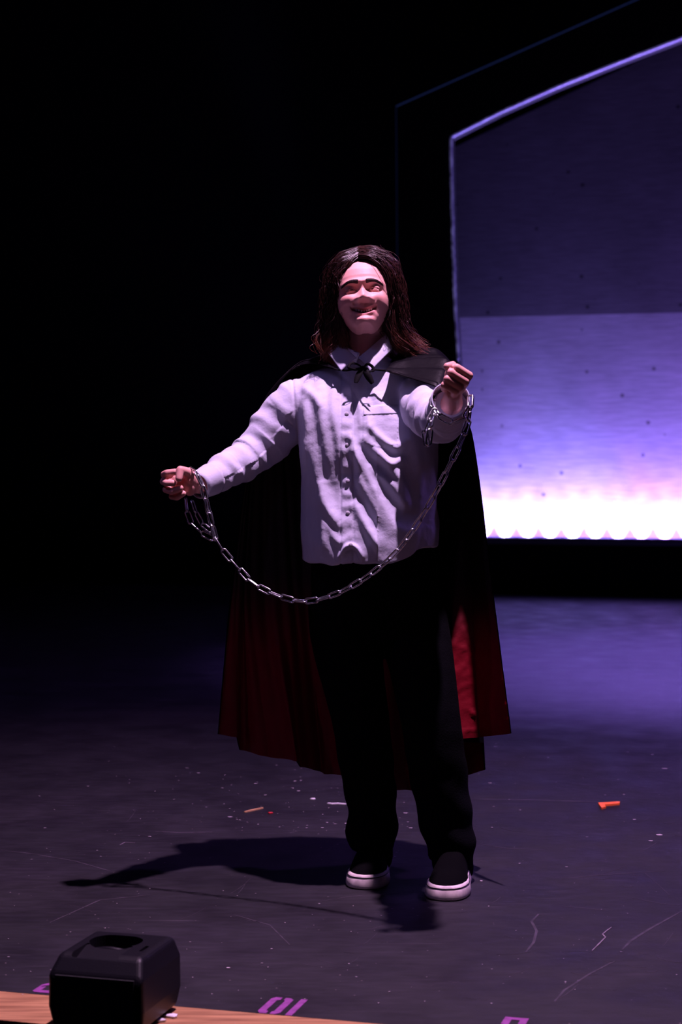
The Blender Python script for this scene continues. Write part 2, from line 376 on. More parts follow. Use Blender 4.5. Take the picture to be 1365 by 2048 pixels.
# ------------------------------------------------------------------ markings on the stage floor
def floor_poly(polys, origin, z=.0012, th=.0012):
    """polys in local metres (x along apron, y upstage), placed at stage (a,b)"""
    bm = bmesh.new()
    for pl in polys:
        vs = [bm.verts.new(stage(origin[0]+x, origin[1]+y, z)) for x, y in pl]; f = bm.faces.new(vs)
        if f.normal.z < 0: f.normal_flip()
        r = bmesh.ops.extrude_face_region(bm, geom=[f])
        for e in r['geom']:
            if isinstance(e, bmesh.types.BMVert): e.co.z -= th
    bmesh.ops.recalc_face_normals(bm, faces=bm.faces)
    me = bpy.data.meshes.new('m'); bm.to_mesh(me); bm.free(); return me
def fl(px, py):
    Y = F*CH/(py-HZ); return to_stage(((px-682.5)/F*Y, Y))
def q(x0, y0, x1, y1): return [(x0, y0), (x1, y0), (x1, y1), (x0, y1)]
def rot(polys, W, H): return [[(W-x, H-y) for x, y in p] for p in polys]
W_, H_, T_ = .050, .118, .017
zero = [[(.008, 0), (.020, 0), (.020, T_), (.016, T_+.004), (.016, H_-T_-.004), (.020, H_-T_), (.020, H_), (.008, H_), (0, H_-.012), (0, .012)],
        [(W_-.008, 0), (W_, .012), (W_, H_-.012), (W_-.008, H_), (.028, H_), (.028, H_-T_), (.034, H_-T_-.004), (.034, T_+.004), (.028, T_), (.028, 0)]]
one = [q(0, 0, .015, H_)]
eight = [q(0, 0, W_, T_), q(0, H_-T_, W_, H_), q(.006, .052, W_-.006, .067), q(0, T_, .016, .052), q(W_-.016, T_, W_, .052), q(0, .067, .016, H_-T_), q(W_-.016, .067, W_, H_-T_)]
two = [q(0, 0, W_, T_), [(0, T_), (.02, T_), (W_, .062), (W_, .078), (W_-.016, .062)], [(W_-.016, .074), (W_, .076), (W_, H_-.008), (W_-.008, H_), (.008, H_), (0, H_-.010), (0, .085), (.016, .085), (.016, H_-T_), (W_-.016, H_-T_)]]
def number(digs, px, py, label):
    x = 0; out = []
    for d, w_ in digs: out += [[(X+x, Y) for X, Y in p] for p in d]; x += w_+.014
    tot = x-.014; out = rot(out, tot, H_); a, b = fl(px, py)
    o = link('floor_number', floor_poly(out, (a, b)), M_tape, None, False)
    tag(o, label, 'floor number', 'stencilled spacing numbers along the stage front')
number([(one, .015), (zero, W_)], 512, 2026, 'magenta stencilled 10 on the black floor near the wooden edge, upside down')
number([(one, .015), (two, W_)], 62, 1984, 'magenta stencilled number partly hidden behind the black floor speaker')
number([(eight, W_)], 990, 2068, 'magenta stencilled number cut off at the bottom right of the view')

# orange L-shaped piece
_o = fl(1197, 1608)
o = link('orange_bracket', floor_poly([[(fl(*p)[0]-_o[0], fl(*p)[1]-_o[1]) for p in ((1204, 1619), (1213, 1616.5), (1210, 1612.5), (1240, 1610), (1241, 1606), (1197, 1608.5))]], _o, .006, .006), M_orange, None, False)
tag(o, 'small bright orange L-shaped piece lying on the dark floor at right', 'plastic piece')
def px_strip(name, pts, wpx, m, label, cat, th=.002, group=None, kind=None):
    """thin flat strip lying on the floor through the given photo points"""
    q_ = []
    for (x, y) in pts: Y = F*CH/(y-HZ); q_.append(np.array(((x-682.5)/F*Y, Y)))
    L_, R_ = [], []
    for i, p in enumerate(q_):
        t = q_[min(i+1, len(q_)-1)]-q_[max(i-1, 0)]; t /= np.linalg.norm(t); n = np.array((-t[1], t[0])); w2 = wpx/2*(1 if 0 < i < len(q_)-1 else .6)
        L_.append(p+n*w2); R_.append(p-n*w2)
    v = [(*p, th) for p in L_]+[(*p, th) for p in R_]+[(*p, 0) for p in L_]+[(*p, 0) for p in R_]; n = len(q_); f = []
    for i in range(n-1): f += [(i+n, i+1+n, i+1, i), (i, i+1, i+1+2*n, i+2*n), (i+n, i+3*n, i+1+3*n, i+1+n)]
    f += [(0, 2*n, 3*n, n), (n-1, 2*n-1, 4*n-1, 3*n-1)]
    return v, f
def strip_obj(name, pts, w_, m, label, cat, th=.003):
    v, f = px_strip(name, pts, w_, m, label, cat, th); return tag(mk(name, v, f, m, None, False), label, cat)
strip_obj('paper_strip', [(656, 1607), (664, 1608), (676, 1607.5), (692, 1609)], .012, M_paper, 'thin white paper strip on the floor just left of the trouser leg', 'paper strip')
strip_obj('wood_sliver', [(490, 1625), (505, 1621.5), (526, 1617)], .010, M_sliver, 'thin pale wooden sliver on the dark floor left of the performer', 'wood sliver', .004)
for (x, y, r_, m_, nm, lb, ct) in ((627, 1599.5, .0065, M_paper, 'paper_dot', 'small white round paper scrap on floor beside the paper strip', 'paper scrap'),
                          (541, 1627.5, .006, M_red, 'red_scrap', 'tiny red scrap on the floor beside the wood sliver', 'scrap'),
                          (344, 2034, .010, M_paper, 'paper_scrap', 'crumpled white paper scrap on wooden edge beside the black floor speaker', 'paper scrap'),
                          (322, 2043, .007, M_paper, 'paper_scrap', 'smaller white paper scrap under the right edge of the floor speaker', 'paper scrap')):
    Y = F*CH/(y-HZ); c = np.array(((x-682.5)/F*Y, Y, .001)); v = []; n = 10
    for lv, (s_, z_) in enumerate(((1, 0), (1.05, .003), (.6, .005))):
        for k in range(n):
            an = 2*math.pi*k/n; rr = r_*s_*(1+.25*math.sin(3*an+x)); v.append((c[0]+rr*1.3*math.cos(an), c[1]+rr*math.sin(an), c[2]+z_))
    f = [tuple(range(2*n, 3*n))]+[(l*n+k, l*n+(k+1) % n, (l+1)*n+(k+1) % n, (l+1)*n+k) for l in range(2) for k in range(n)]
    tag(mk(nm, v, f, m_, None, False), lb, ct)
# flecks and scuffs: nobody could count them
bmv, bmf = [], []
def fleck(px, py, r_):
    Y = F*CH/(py-HZ); X = (px-682.5)/F*Y; n = len(bmv); k = random.randint(5, 7); st = random.uniform(.7, 1.9); a0 = random.uniform(0, 3)
    for i in range(k):
        an = 2*math.pi*i/k; rr = r_*random.uniform(.6, 1.15); bmv.append((X+rr*st*math.cos(an), Y+rr*math.sin(an), .0022))
    bmf.append(tuple(range(n, n+k)))
for (x, y, r_) in ((375, 1537, .004), (380, 1547, .003), (397, 1547, .006), (450, 1551, .004), (463, 1571, .003), (512, 1568, .005), (515, 1565, .003), (531, 1591, .004), (445, 1577, .003), (590, 1563, .006), (602, 1562, .005),
                   (586, 1577, .005), (598, 1583, .007), (461, 1635, .005), (646, 1630, .005), (614, 1652, .003), (614, 1657, .004), (645, 1656.5, .004), (693, 1648, .006), (655, 1646, .003), (671, 1649, .004), (300, 1674, .004), (480, 1641, .003),
                   (812, 1627, .007), (793, 1635, .004), (822, 1657, .005), (816, 1645, .003), (991, 1494, .006), (1097, 1516, .004), (982, 1567, .005), (1019, 1600, .004), (988, 1614, .004), (1041, 1621, .004), (985, 1656, .003), (963, 1763, .006),
                   (1330, 1538, .009), (1305, 1510, .006), (1270, 1640, .006), (1303, 1683, .006), (1320, 1671, .012), (1249, 1590, .004), (1167, 1557, .003), (1211, 1591, .003), (1040, 1728, .004), (457, 1937, .004), (1257, 1505, .004), (1134, 1735, .003), (1175, 1675, .003), (90, 1657, .004)):
    fleck(x, y, r_)
for i in range(260):
    x, y = rng.uniform(10, 1360), 1480+530*rng.uniform(0, 1)**1.0
    fleck(x, y, rng.uniform(.0008, .0021)*(1+(y < 1600)*.6))
for i in range(110):
    x, y = rng.normal(620, 150), rng.normal(1610, 45); fleck(x, min(max(y, 1500), 1990), rng.uniform(.001, .0026))
tag(mk('floor_flecks', bmv, bmf, M_fleck, None, False), 'scattered pale flecks of paint and paper across the dark floor', 'flecks', kind='stuff')
SV, SF = [], []; DV, DF = [], []
def scuff(pts, w_, dim=False, z=.0012):
    v, f = px_strip('', pts, w_, None, '', '', z if not dim else z*.3); V_, F_ = (DV, DF) if dim else (SV, SF); n = len(V_); V_ += v; F_ += [tuple(i+n for i in q2) for q2 in f]
scuff([(1185, 1902), (1198, 1889), (1212, 1875), (1206, 1869), (1214, 1862), (1224, 1855)], .0035)
scuff([(1052, 1905), (1068, 1885), (1074, 1862), (1064, 1843), (1078, 1828)], .007, True)
scuff([(1365, 1822), (1300, 1858), (1262, 1882), (1245, 1900)], .008, True)
scuff([(1230, 1922), (1180, 1948), (1130, 1980), (1110, 2003)], .006, True); scuff([(1125, 1758), (1200, 1750), (1330, 1742)], .004, True)
scuff([(310, 1663), (360, 1665), (425, 1664)], .014, True); scuff([(0, 1700), (60, 1707), (150, 1722), (220, 1742)], .006, True)
scuff([(240, 1690), (250, 1685), (270, 1686)], .003); scuff([(580, 1665), (600, 1662)], .01, True)
scuff([(1125, 1813), (1170, 1816), (1212, 1821)], .004, True); scuff([(1290, 1745), (1340, 1790)], .003, True); scuff([(955, 1688), (1020, 1697), (1090, 1700)], .004, True)
scuff([(640, 1803), (700, 1793), (800, 1787)], .003, True); scuff([(100, 1845), (200, 1800), (300, 1790)], .006, True); scuff([(470, 1830), (540, 1850), (580, 1890)], .005, True)
scuff([(1265, 1796), (1330, 1808), (1365, 1812)], .003, True); scuff([(960, 1598), (1080, 1600), (1200, 1604)], .012, True)
for i in range(70):
    x, y = rng.uniform(0, 1365), rng.uniform(1640, 2000); an = rng.uniform(-.4, .4)+(0 if i % 4 else .9); l_ = rng.uniform(15, 80)
    p_ = [(x+l_*t*math.cos(an), y-l_*.5*t*math.sin(an)+3*math.sin(t*3)) for t in (0, .33, .66, 1)]
    scuff(p_, rng.uniform(.0007, .002), True)
SFo = tag(mk('floor_scuffs', SV, SF, M_scuff, None, False), 'pale zigzag scuff lines on the dark floor at lower right', 'scuffs', kind='stuff')
tag(mk('drag_marks', DV, DF, M_scuffd, None, False), 'faint long drag marks worn across the dark stage floor', 'scuffs', kind='stuff')

# ------------------------------------------------------------------ floor speaker
def speaker():
    th = Matrix.Rotation(-TH, 4, 'Z'); base = P(232, 936+F*CH/3.80, 3.80); base[2] = -.0005
    root = empty('floor_speaker', base, 'small black plastic floor speaker with a moulded carrying handle at stage edge', 'speaker')
    M3 = np.array(th.to_3x3())
    W2, D2, H2_ = .108, .115, .155
    # profile: slightly tapering housing, bevelled
    bm = bmesh.new()
    def lv(z, sx, sy, oy=0, ox=0): return [bm.verts.new((ox+x*sx, oy+y*sy, z)) for x, y in ((-1, -1), (1, -1), (1, 1), (-1, 1))]
    L_ = [lv(.006, W2*.90, D2*.90), lv(.05, W2*.97, D2*.98), lv(.115, W2*.96, D2*.98, 0), lv(H2_, W2*.84, D2*.80, .012)]
    for a_, b_ in zip(L_, L_[1:]):
        for k in range(4): bm.faces.new((a_[k], a_[(k+1) % 4], b_[(k+1) % 4], b_[k]))
    bm.faces.new(L_[0][::-1]); bm.faces.new(L_[-1])
    me = bpy.data.meshes.new('housing'); bm.to_mesh(me); bm.free()
    o = bpy.data.objects.new('housing', me); COL.objects.link(o)
    bv = o.modifiers.new('b', 'BEVEL'); bv.width = .012; bv.segments = 4
    def cutter(loc, size, rx=0, bev=.01, seg=5):
        bm = bmesh.new(); bmesh.ops.create_cube(bm, size=1)
        for v in bm.verts: v.co = Vector((v.co.x*size[0], v.co.y*size[1], v.co.z*size[2]))
        bmesh.ops.bevel(bm, geom=[e for e in bm.edges if abs(e.verts[0].co.z-e.verts[1].co.z) > size[2]*.5], offset=bev, segments=seg, affect='EDGES', profile=.5)
        bmesh.ops.rotate(bm, verts=bm.verts, matrix=Matrix.Rotation(rx, 3, 'X')); bmesh.ops.translate(bm, verts=bm.verts, vec=loc)
        m_ = bpy.data.meshes.new('c'); bm.to_mesh(m_); bm.free(); c = bpy.data.objects.new('c', m_); COL.objects.link(c)
        bo = o.modifiers.new('x', 'BOOLEAN'); bo.operation = 'DIFFERENCE'; bo.object = c; bo.solver = 'EXACT'; return c
    cs = [cutter((-.012, .030, H2_+.004), (.112, .088, .075), 0, .040, 8), cutter((-.012, -.045, H2_+.004), (.104, .085, .034), math.radians(14), .006), cutter((.068, -.012, H2_), (.008, .042, .02), 0, .0035)]
    apply_mods(o)
    for c in cs: bpy.data.objects.remove(c)
    M4 = Matrix.Translation(Vector(base)) @ th
    me = o.data; me.transform(M4); COL.objects.unlink(o)
    link('housing', me, M_plas, root, False)
    for p in me.polygons: p.use_smooth = False
    bpy.data.objects.remove(o)
    def W(x, y, z): return M4 @ Vector((x, y, z))
    g = G(); g.tube([W(-.05, .003, H2_-.016), W(-.012, -.002, H2_-.010), W(.028, .003, H2_-.016)], [.006]*3, 10, sub=5); mk('handle', g.v, g.f, M_plas, root)
    g = G(); g.ball(W(-.012, .02, H2_-.022), .005, 10); g.tube([W(-.012, .02, H2_-.024), W(-.008, .012, H2_-.014)], [.0035, .003], 8); mk('control_knob', g.v, g.f, M_plas, root)
    g = G(); g.box(W(0, -D2*.965, .068), (W2*.80, .003, .048), M3); o2 = mk('grille', g.v, g.f, M_blk, root, False)
    for x in (-.07, .07):
        for y in (-.08, .08):
            g = G(); c = W(x, y, .003); g.tube([c-Vector((0, 0, .003)), c+Vector((0, 0, .006))], [.008, .009], 12); mk('rubber_foot', g.v, g.f, M_blk, root)
speaker()

# ================================================================== THE PERFORMER
man = empty('person', (P(800, 936+F*CH/5.05, 5.05)[0], 5.05, 0), 'person in white shirt and black cape looking up with both fists raised, holding a chain', 'person')
HC = P(726, 602, 5.005); HO = P(726, 597, 5.012); PITCH, ROLL = math.radians(18), math.radians(4)
def head_w(l):
    """head-local (x, forward, z) to world"""
    l = np.asarray(l, float); x, y, z = l[..., 0], l[..., 1], l[..., 2]
    z = np.where(z < 0, z*.88, z)
    y2 = y*math.cos(PITCH)-z*math.sin(PITCH); z2 = z*math.cos(PITCH)+y*math.sin(PITCH)
    x3 = x*math.cos(ROLL)-z2*math.sin(ROLL); z3 = z2*math.cos(ROLL)+x*math.sin(ROLL)
    return np.stack([HC[0]+x3, HC[1]-y2, HC[2]+z3], -1)
ZT = np.array([-.118, -.112, -.10, -.08, -.06, -.04, -.02, 0, .02, .04, .06, .08, .10, .11, .116, .118])
FR = np.array([.040, .079, .0860, .083, .083, .085, .083, .082, .089, .090, .086, .076, .054, .038, .018, .002])
WX = np.array([.013, .025, .036, .048, .058, .069, .073, .075, .0755, .075, .072, .064, .049, .034, .017, .004])
BK = np.array([-.02, -.005, .01, .03, .055, .075, .088, .094, .098, .098, .095, .086, .067, .048, .026, .004])
def gs(x, z, cx, cz, sx, sz): return np.exp(-((x-cx)/sx)**2/2-((z-cz)/sz)**2/2)
def feat(x, z):
    d = 0; ax = np.abs(x)
    d = d - .0165*gs(ax, z, .031, .002, .0140, .0090)                  # sockets
    d = d + .0085*gs(ax, z, .027, .0200, .019, .0055) + .002*gs(x, z, 0, .018, .01, .006)
    nh = np.interp(z, [-.0475, -.0435, -.040, -.033, -.026, -.012, .002, .016, .03], [0, .013, .0225, .0260, .0235, .0155, .0085, .0035, 0])
    ns = np.interp(z, [-.045, -.036, -.02, 0, .016], [.0120, .0112, .0080, .0064, .009])
    d = d + nh*np.exp(-(ax/ns)**2/2)
    d = d + .0095*gs(ax, z, .0165, -.0385, .0048, .0055)               # nostril wings
    d = d - .004*gs(ax, z, .0075, -.0455, .0035, .0022)
    d = d + .0105*gs(ax, z, .041, -.027, .016, .0125)                  # lifted cheeks
    t = np.clip((-.040-z)/.035, 0, 1); lx = .020+.016*t
    d = d - .0034*np.exp(-((ax-lx)/.004)**2/2)*np.clip((-.034-z)/.01, 0, 1)*np.clip((z+.084)/.012, 0, 1)
    zm = -.0715+.016*(ax/.033)**2                                      # smile line, corners up
    inm = np.clip((.0375-ax)/.005, 0, 1)
    d = d + .0035*np.exp(-((z-zm-.0075)/.0035)**2/2)*inm
    d = d - .0125*np.exp(-(((z-zm+.0005)/(.0014+.0048*np.clip(1-(ax/.036)**2, 0, 1)))**2)/2)*inm
    d = d + .0070*np.exp(-((z-zm+.0120)/.0042)**2/2)*np.clip((.028-ax)/.012, 0, 1)
    d = d - .0045*gs(x, z, 0, -.087, .020, .0040)
    d = d + .0080*gs(x, z, 0, -.108, .020, .0100)
    d = d - .0015*gs(x, z, 0, -.055, .0035, .006)
    return d
def face_y(x, z):
    wx = np.interp(z, ZT, WX); fr = np.interp(z, ZT, FR)
    return fr*np.clip(1-np.abs(x/wx)**2.3, 0, 1)**(1/2.3)+feat(x, z)
def head_mesh(g):
    nz, na = 230, 300; v = []
    zz = -.118+.236*(1-np.cos(np.linspace(0, math.pi, nz)))/2; an = np.linspace(0, 2*math.pi, na, endpoint=False)
    for z in zz:
        wx, fr, bk = (np.interp(z, ZT, T) for T in (WX, FR, BK)); c, s = np.cos(an), np.sin(an); e = 2/2.3
        x = wx*np.sign(c)*np.abs(c)**e
        front = s >= 0; y = np.where(front, fr, bk)*np.sign(s)*np.abs(s)**e
        y = y+np.where(front, feat(x, np.full_like(x, z))*np.clip(s*2.2, 0, 1), 0)
        v.append(np.stack([x, y, np.full_like(x, z)], 1))
    v = head_w(np.concatenate(v)); f = []
    for i in range(nz-1):
        for j in range(na): f.append((i*na+j, (i+1)*na+j, (i+1)*na+(j+1) % na, i*na+(j+1) % na))
    f.append(tuple(range(na))); f.append(tuple((nz-1)*na+j for j in range(na))[::-1]); g.add(v, f)
g = G(); head_mesh(g)
def lid(sx, zlo, zhi, r, g):
    """eyelid: a slice of a sphere over the eyeball, closed"""
    c = np.array((sx*.031, .0655, .0025)); v = []; nu, nv = 22, 8; 
    for rr in (r, r-.004):
        for i in range(nv):
            el = math.radians(zlo+(zhi-zlo)*i/(nv-1))
            for j in range(nu):
                az = math.radians(-78+156*j/(nu-1)); k = math.cos(az)**.5*1.0
                e2 = el if True else 0
                v.append(c+rr*np.array((math.sin(az)*1.12*math.cos(e2*.6), math.cos(az)*math.cos(e2), math.sin(e2))))
    n = nu*nv; f = []
    for i in range(nv-1):
        for j in range(nu-1):
            a = i*nu+j; f += [(a, a+1, a+nu+1, a+nu), (n+a, n+a+nu, n+a+nu+1, n+a+1)]
    for j in range(nu-1): f += [(j, n+j, n+j+1, j+1), ((nv-1)*nu+j, (nv-1)*nu+j+1, n+(nv-1)*nu+j+1, n+(nv-1)*nu+j)]
    for i in range(nv-1): f += [(i*nu, (i+1)*nu, n+(i+1)*nu, n+i*nu), (i*nu+nu-1, n+i*nu+nu-1, n+(i+1)*nu+nu-1, (i+1)*nu+nu-1)]
    g.add(head_w(np.array(v)), f)
for s_ in (-1, 1):
    lid(s_, 0, 75, .0152, g); lid(s_, -62, -14, .0144, g)
    ear = head_w(np.array([(s_*.076, -.006+.012*math.sin(t), -.008+.028*math.cos(t)) for t in np.linspace(-.3, 3.6, 9)])); g.tube(ear, [.004, .005, .005, .005, .005, .005, .005, .006, .006], 8); g.ball(head_w((s_*.075, -.006, -.008)), (.004, .010, .022), 12)
# neck, torso, hips
nk0, nk1 = P(733, 655, 5.09), P(735, 735, 5.09)
g.tube([P(729, 628, 5.075), P(732, 655, 5.078), P(734, 690, 5.083), P(735, 740, 5.09)], [(.053, .050), (.056, .054), (.058, .057), (.072, .065)], 28, ref=(0, 1, 0), sub=4)
g.ball(P(734, 722, 5.025), .0075, 12)
def sec_tube(g, secs, seg=48, n=2.4, sub=5):
    """secs: (px_left, px_right, py, Yfront, Yback) closed loft"""
    pts = spl([np.array(s, float) for s in secs], sub); v = []; f = []
    for (xl, xr, py, yf, yb) in pts:
        cy = (yf+yb)/2; a = P(xl, py, cy); b = P(xr, py, cy); cx = (a[0]+b[0])/2; rx = (b[0]-a[0])/2; ry = (yb-yf)/2
        for j in range(seg):
            p = 2*math.pi*j/seg; c, s = math.cos(p), math.sin(p); e = 2/n
            v.append((cx+rx*math.copysign(abs(c)**e, c), cy-ry*math.copysign(abs(s)**e, s), a[2]))
    m = len(pts)
    for i in range(m-1):
        for j in range(seg): f.append((i*seg+j, (i+1)*seg+j, (i+1)*seg+(j+1) % seg, i*seg+(j+1) % seg))
    f.append(tuple(range(seg))); f.append(tuple((m-1)*seg+j for j in range(seg))[::-1]); g.add(v, f)
sec_tube(g, [(690, 780, 722, 5.03, 5.14), (640, 820, 748, 5.0, 5.16), (612, 842, 790, 4.99, 5.17), (620, 850, 880, 4.97, 5.17), (632, 852, 980, 4.99, 5.16), (628, 860, 1080, 4.97, 5.17), (625, 868, 1160, 4.98, 5.19), (640, 860, 1210, 5.0, 5.18)], 32)
SH1, EL1, WR1 = P(606, 800, 5.07), P(500, 906, 5.06), P(400, 968, 4.885)
SH2, EL2, WR2 = P(838, 795, 5.04), P(880, 850, 4.76), P(905, 806, 4.515)
g.limb([SH1, EL1], [.052, .040]); g.limb([EL1, WR1], [.040, .027]); g.limb([SH2, EL2], [.052, .040]); g.limb([EL2, WR2], [.040, .027])
HIP1, KN1, AN1 = P(690, 1175, 5.08), P(722, 1430, 5.06), P(745, 1712, 5.16)
HIP2, KN2, AN2 = P(812, 1175, 5.08), P(850, 1440, 5.02), P(903, 1722, 5.06)
for a_, b_, c_ in ((HIP1, KN1, AN1), (HIP2, KN2, AN2)): g.limb([a_, b_, c_], [.078, .052, .036])
# -- fists
def finger(pts, Y0, r0, r1):
    p = [P(x, y, Y0+d) for x, y, d in pts]; n = len(p); rr = [r0+(r1-r0)*i/(n-1) for i in range(n)]
    g.limb(p, rr, 14)
Y1 = 4.862
finger([(356, 946, .022), (329, 949, .004), (335, 946, -.018), (350, 944, -.022)], Y1, .0108, .0092)
finger([(358, 960, .024), (327, 963, .004), (333, 966, -.024), (346, 966, -.026)], Y1, .0108, .0090)
finger([(360, 974, .022), (332, 979, .004), (344, 983, -.022), (361, 976, -.022)], Y1, .0102, .0086)
finger([(366, 986, .020), (344, 993, .004), (354, 995, -.014), (367, 987, -.016)], Y1, .0092, .0080)
finger([(391, 964, .004), (377, 945, -.008), (361, 940, -.026), (358, 957, -.034)], Y1, .0150, .0096)
g.ball(P(366, 966, Y1+.012), (.034, .021, .031)); g.ball(P(380, 972, Y1+.004), (.020, .018, .027)); g.ball(P(381, 960, Y1-.002), (.017, .015, .018))
g.limb([P(376, 969, Y1+.01), WR1], [.025, .025])
Y2 = 4.45
finger([(934, 757, .022), (939, 751, .006), (914, 735, -.004), (904, 746, .024)], Y2, .0108, .0094)
finger([(929, 768, .022), (932, 763, .002), (902, 745, -.010), (897, 754, .018)], Y2, .0108, .0094)
finger([(917, 780, .020), (921, 775, .000), (895, 758, -.012), (892, 766, .016)], Y2, .0104, .0090)
finger([(909, 788, .020), (913, 783, .002), (889, 770, -.008), (889, 778, .016)], Y2, .0096, .0084)
finger([(906, 780, .04), (899, 750, .030), (906, 731, .012), (895, 733, -.004)], Y2, .0135, .0095)
g.ball(P(914, 764, Y2+.028), (.027, .022, .034)); g.ball(P(907, 785, Y2+.036), (.023, .021, .026))
g.limb([P(906, 788, Y2+.04), WR2], [.023, .026])
bodyme = remesh(g, .0018, 2, .4)
co = getco(bodyme)
# tone painted by where each feature is (lips, mouth, lashes line) – in head-local space
d = co-HC; x1, y1_, z1_ = d[:, 0], -d[:, 1], d[:, 2]
x2 = x1*math.cos(ROLL)+z1_*math.sin(ROLL); z2 = z1_*math.cos(ROLL)-x1*math.sin(ROLL)
yl = y1_*math.cos(PITCH)+z2*math.sin(PITCH); zl = z2*math.cos(PITCH)-y1_*math.sin(PITCH); xl = x2; zl = np.where(zl < 0, zl/.88, zl)
skin = np.array((.72, .36, .32)); tone = np.tile(skin, (len(co), 1))*(1+.06*vnoise(co, 18, 5, 2))[:, None]
front = (yl > .05) & (np.abs(zl) < .125) & (np.linalg.norm(d, axis=1) < .17)
zm = -.0715+.016*(np.abs(xl)/.033)**2; inm = front & (np.abs(xl) < .036)
def blend(mask, c): 
    global tone
    mk_ = np.clip(mask, 0, 1)[:, None]; tone = tone*(1-mk_)+np.array(c)*mk_
wlip = np.clip(1-(np.abs(xl)/.036)**4, 0, 1)
blend(inm*.8*wlip*np.exp(-((zl-zm-.006)/.0035)**2), (.42, .13, .13)); blend(inm*.8*wlip*np.exp(-((zl-zm+.0115)/.0045)**2), (.55, .17, .18))
blend(inm*wlip*np.exp(-((zl-zm+.0005)/.0045)**2), (.06, .015, .015))
blend(front*.35*gs(np.abs(xl), zl, .042, -.028, .018, .014), (.72, .28, .25))
blend(front*.85*np.exp(-((zl-.0042+22*(np.abs(xl)-.031)**2)/.0016)**2)*(np.abs(np.abs(xl)-.031) < .014), (.04, .015, .015))
at = bodyme.color_attributes.new('tone', 'FLOAT_COLOR', 'POINT')
at.data.foreach_set('color', np.concatenate([tone, np.ones((len(co), 1))], 1).astype(np.float32).ravel())
link('body', bodyme, M_skin, man)
for s_ in (-1, 1):
    g = G(); c = head_w((s_*.031, .0655, .0025)); g.ball(c, .0124, 24); eo = mk('eye', g.v, g.f, M_eye, man)
    g = G(); c2 = head_w((s_*.031, .0655+.0108, .0016)); g.ball(c2, (.0056, .0030, .0056), 16); mk('iris', g.v, g.f, M_iris, eo)
    # eyebrow of short hairs
    g = G()
    for i in range(620):
        t = random.random(); x = .010+.042*t; z = .0180+.0045*math.sin(t*2.4)-.005*t*t+random.uniform(-.0050, .0050)*(1-.6*t)
        x1 = x+.006; z1 = z+.0012-.003*t
        p = [head_w((s_*a, face_y(np.array(a), np.array(b))+h, b)) for a, b, h in ((x, z, -.0004), ((x+x1)/2, (z+z1)/2, .0018), (x1, z1, .0008))]
        g.tube(p, [.0006, .0007, .0002], 4)
    mk('eyebrow', g.v, g.f, M_brow, man)
g = G()
for i in range(-3, 4):
    x = i*.0065; z = -.0670+.015*(x/.033)**2; g.ball(head_w((x, face_y(np.array(x), np.array(-.05))-.011, z)), (.0032, .003, .0042), 10)
mk('teeth', g.v, g.f, M_teeth, man)

# ------------------------------------------------------------------ hair
RG = [[(-.014, .042, .116), (.020, .056, .108), (.056, .054, .078), (.080, .043, .026), (.084, .032, -.020), (.082, .022, -.07), (.096, .012, -.115), (.128, .008, -.148)],
      [(-.012, .022, .134), (.025, .038, .128), (.070, .034, .092), (.091, .022, .030), (.094, .008, -.04), (.094, .005, -.085), (.122, -.005, -.118), (.150, -.01, -.140)],
      [(-.010, .0, .143), (.040, .010, .135), (.080, .002, .090), (.099, -.010, .020), (.100, -.018, -.05), (.100, -.02, -.10), (.122, -.02, -.130), (.146, -.02, -.152)],
      [(-.008, -.04, .138), (.04, -.045, .128), (.078, -.05, .085), (.096, -.055, .010), (.098, -.055, -.06), (.094, -.05, -.11), (.104, -.04, -.145), (.118, -.03, -.168)],
      [(-.005, -.08, .110), (.03, -.095, .09), (.055, -.105, .05), (.06, -.11, -.01), (.058, -.105, -.06), (.055, -.10, -.11), (.055, -.095, -.145), (.058, -.09, -.17)],
      [(-.002, -.10, .080), (.0, -.118, .05), (.0, -.125, .01), (.0, -.122, -.04), (.0, -.115, -.08), (.0, -.11, -.12), (.0, -.105, -.15), (.0, -.10, -.17)]]
LG = [[(-.016, .042, .116), (-.042, .060, .092), (-.066, .052, .056), (-.076, .042, .012), (-.076, .030, -.04), (-.077, .018, -.09), (-.085, .006, -.135), (-.092, .0, -.162)],
      [(-.016, .022, .134), (-.050, .038, .112), (-.082, .032, .070), (-.092, .022, .018), (-.098, .008, -.05), (-.098, .0, -.10), (-.096, -.01, -.14), (-.092, -.01, -.166)],
      [(-.015, .0, .142), (-.055, .004, .124), (-.090, -.004, .078), (-.105, -.012, .018), (-.112, -.018, -.05), (-.112, -.018, -.10), (-.106, -.008, -.142), (-.098, .0, -.168)],
      [(-.012, -.04, .137), (-.05, -.045, .118), (-.084, -.05, .075), (-.100, -.055, .010), (-.104, -.055, -.06), (-.102, -.05, -.11), (-.098, -.04, -.145), (-.09, -.03, -.17)],
      [(-.005, -.08, .110), (-.03, -.095, .09), (-.055, -.105, .05), (-.06, -.11, -.01), (-.058, -.105, -.06), (-.055, -.10, -.11), (-.055, -.095, -.145), (-.055, -.09, -.17)],
      [(-.002, -.10, .080), (.0, -.118, .05), (.0, -.125, .01), (.0, -.122, -.04), (.0, -.115, -.08), (.0, -.11, -.12), (.0, -.105, -.15), (.0, -.10, -.17)]]
def hw(p): return np.array((HO[0]+p[0], HO[1]-p[1], HO[2]+p[2]))
hv, hf, htip = [], [], []
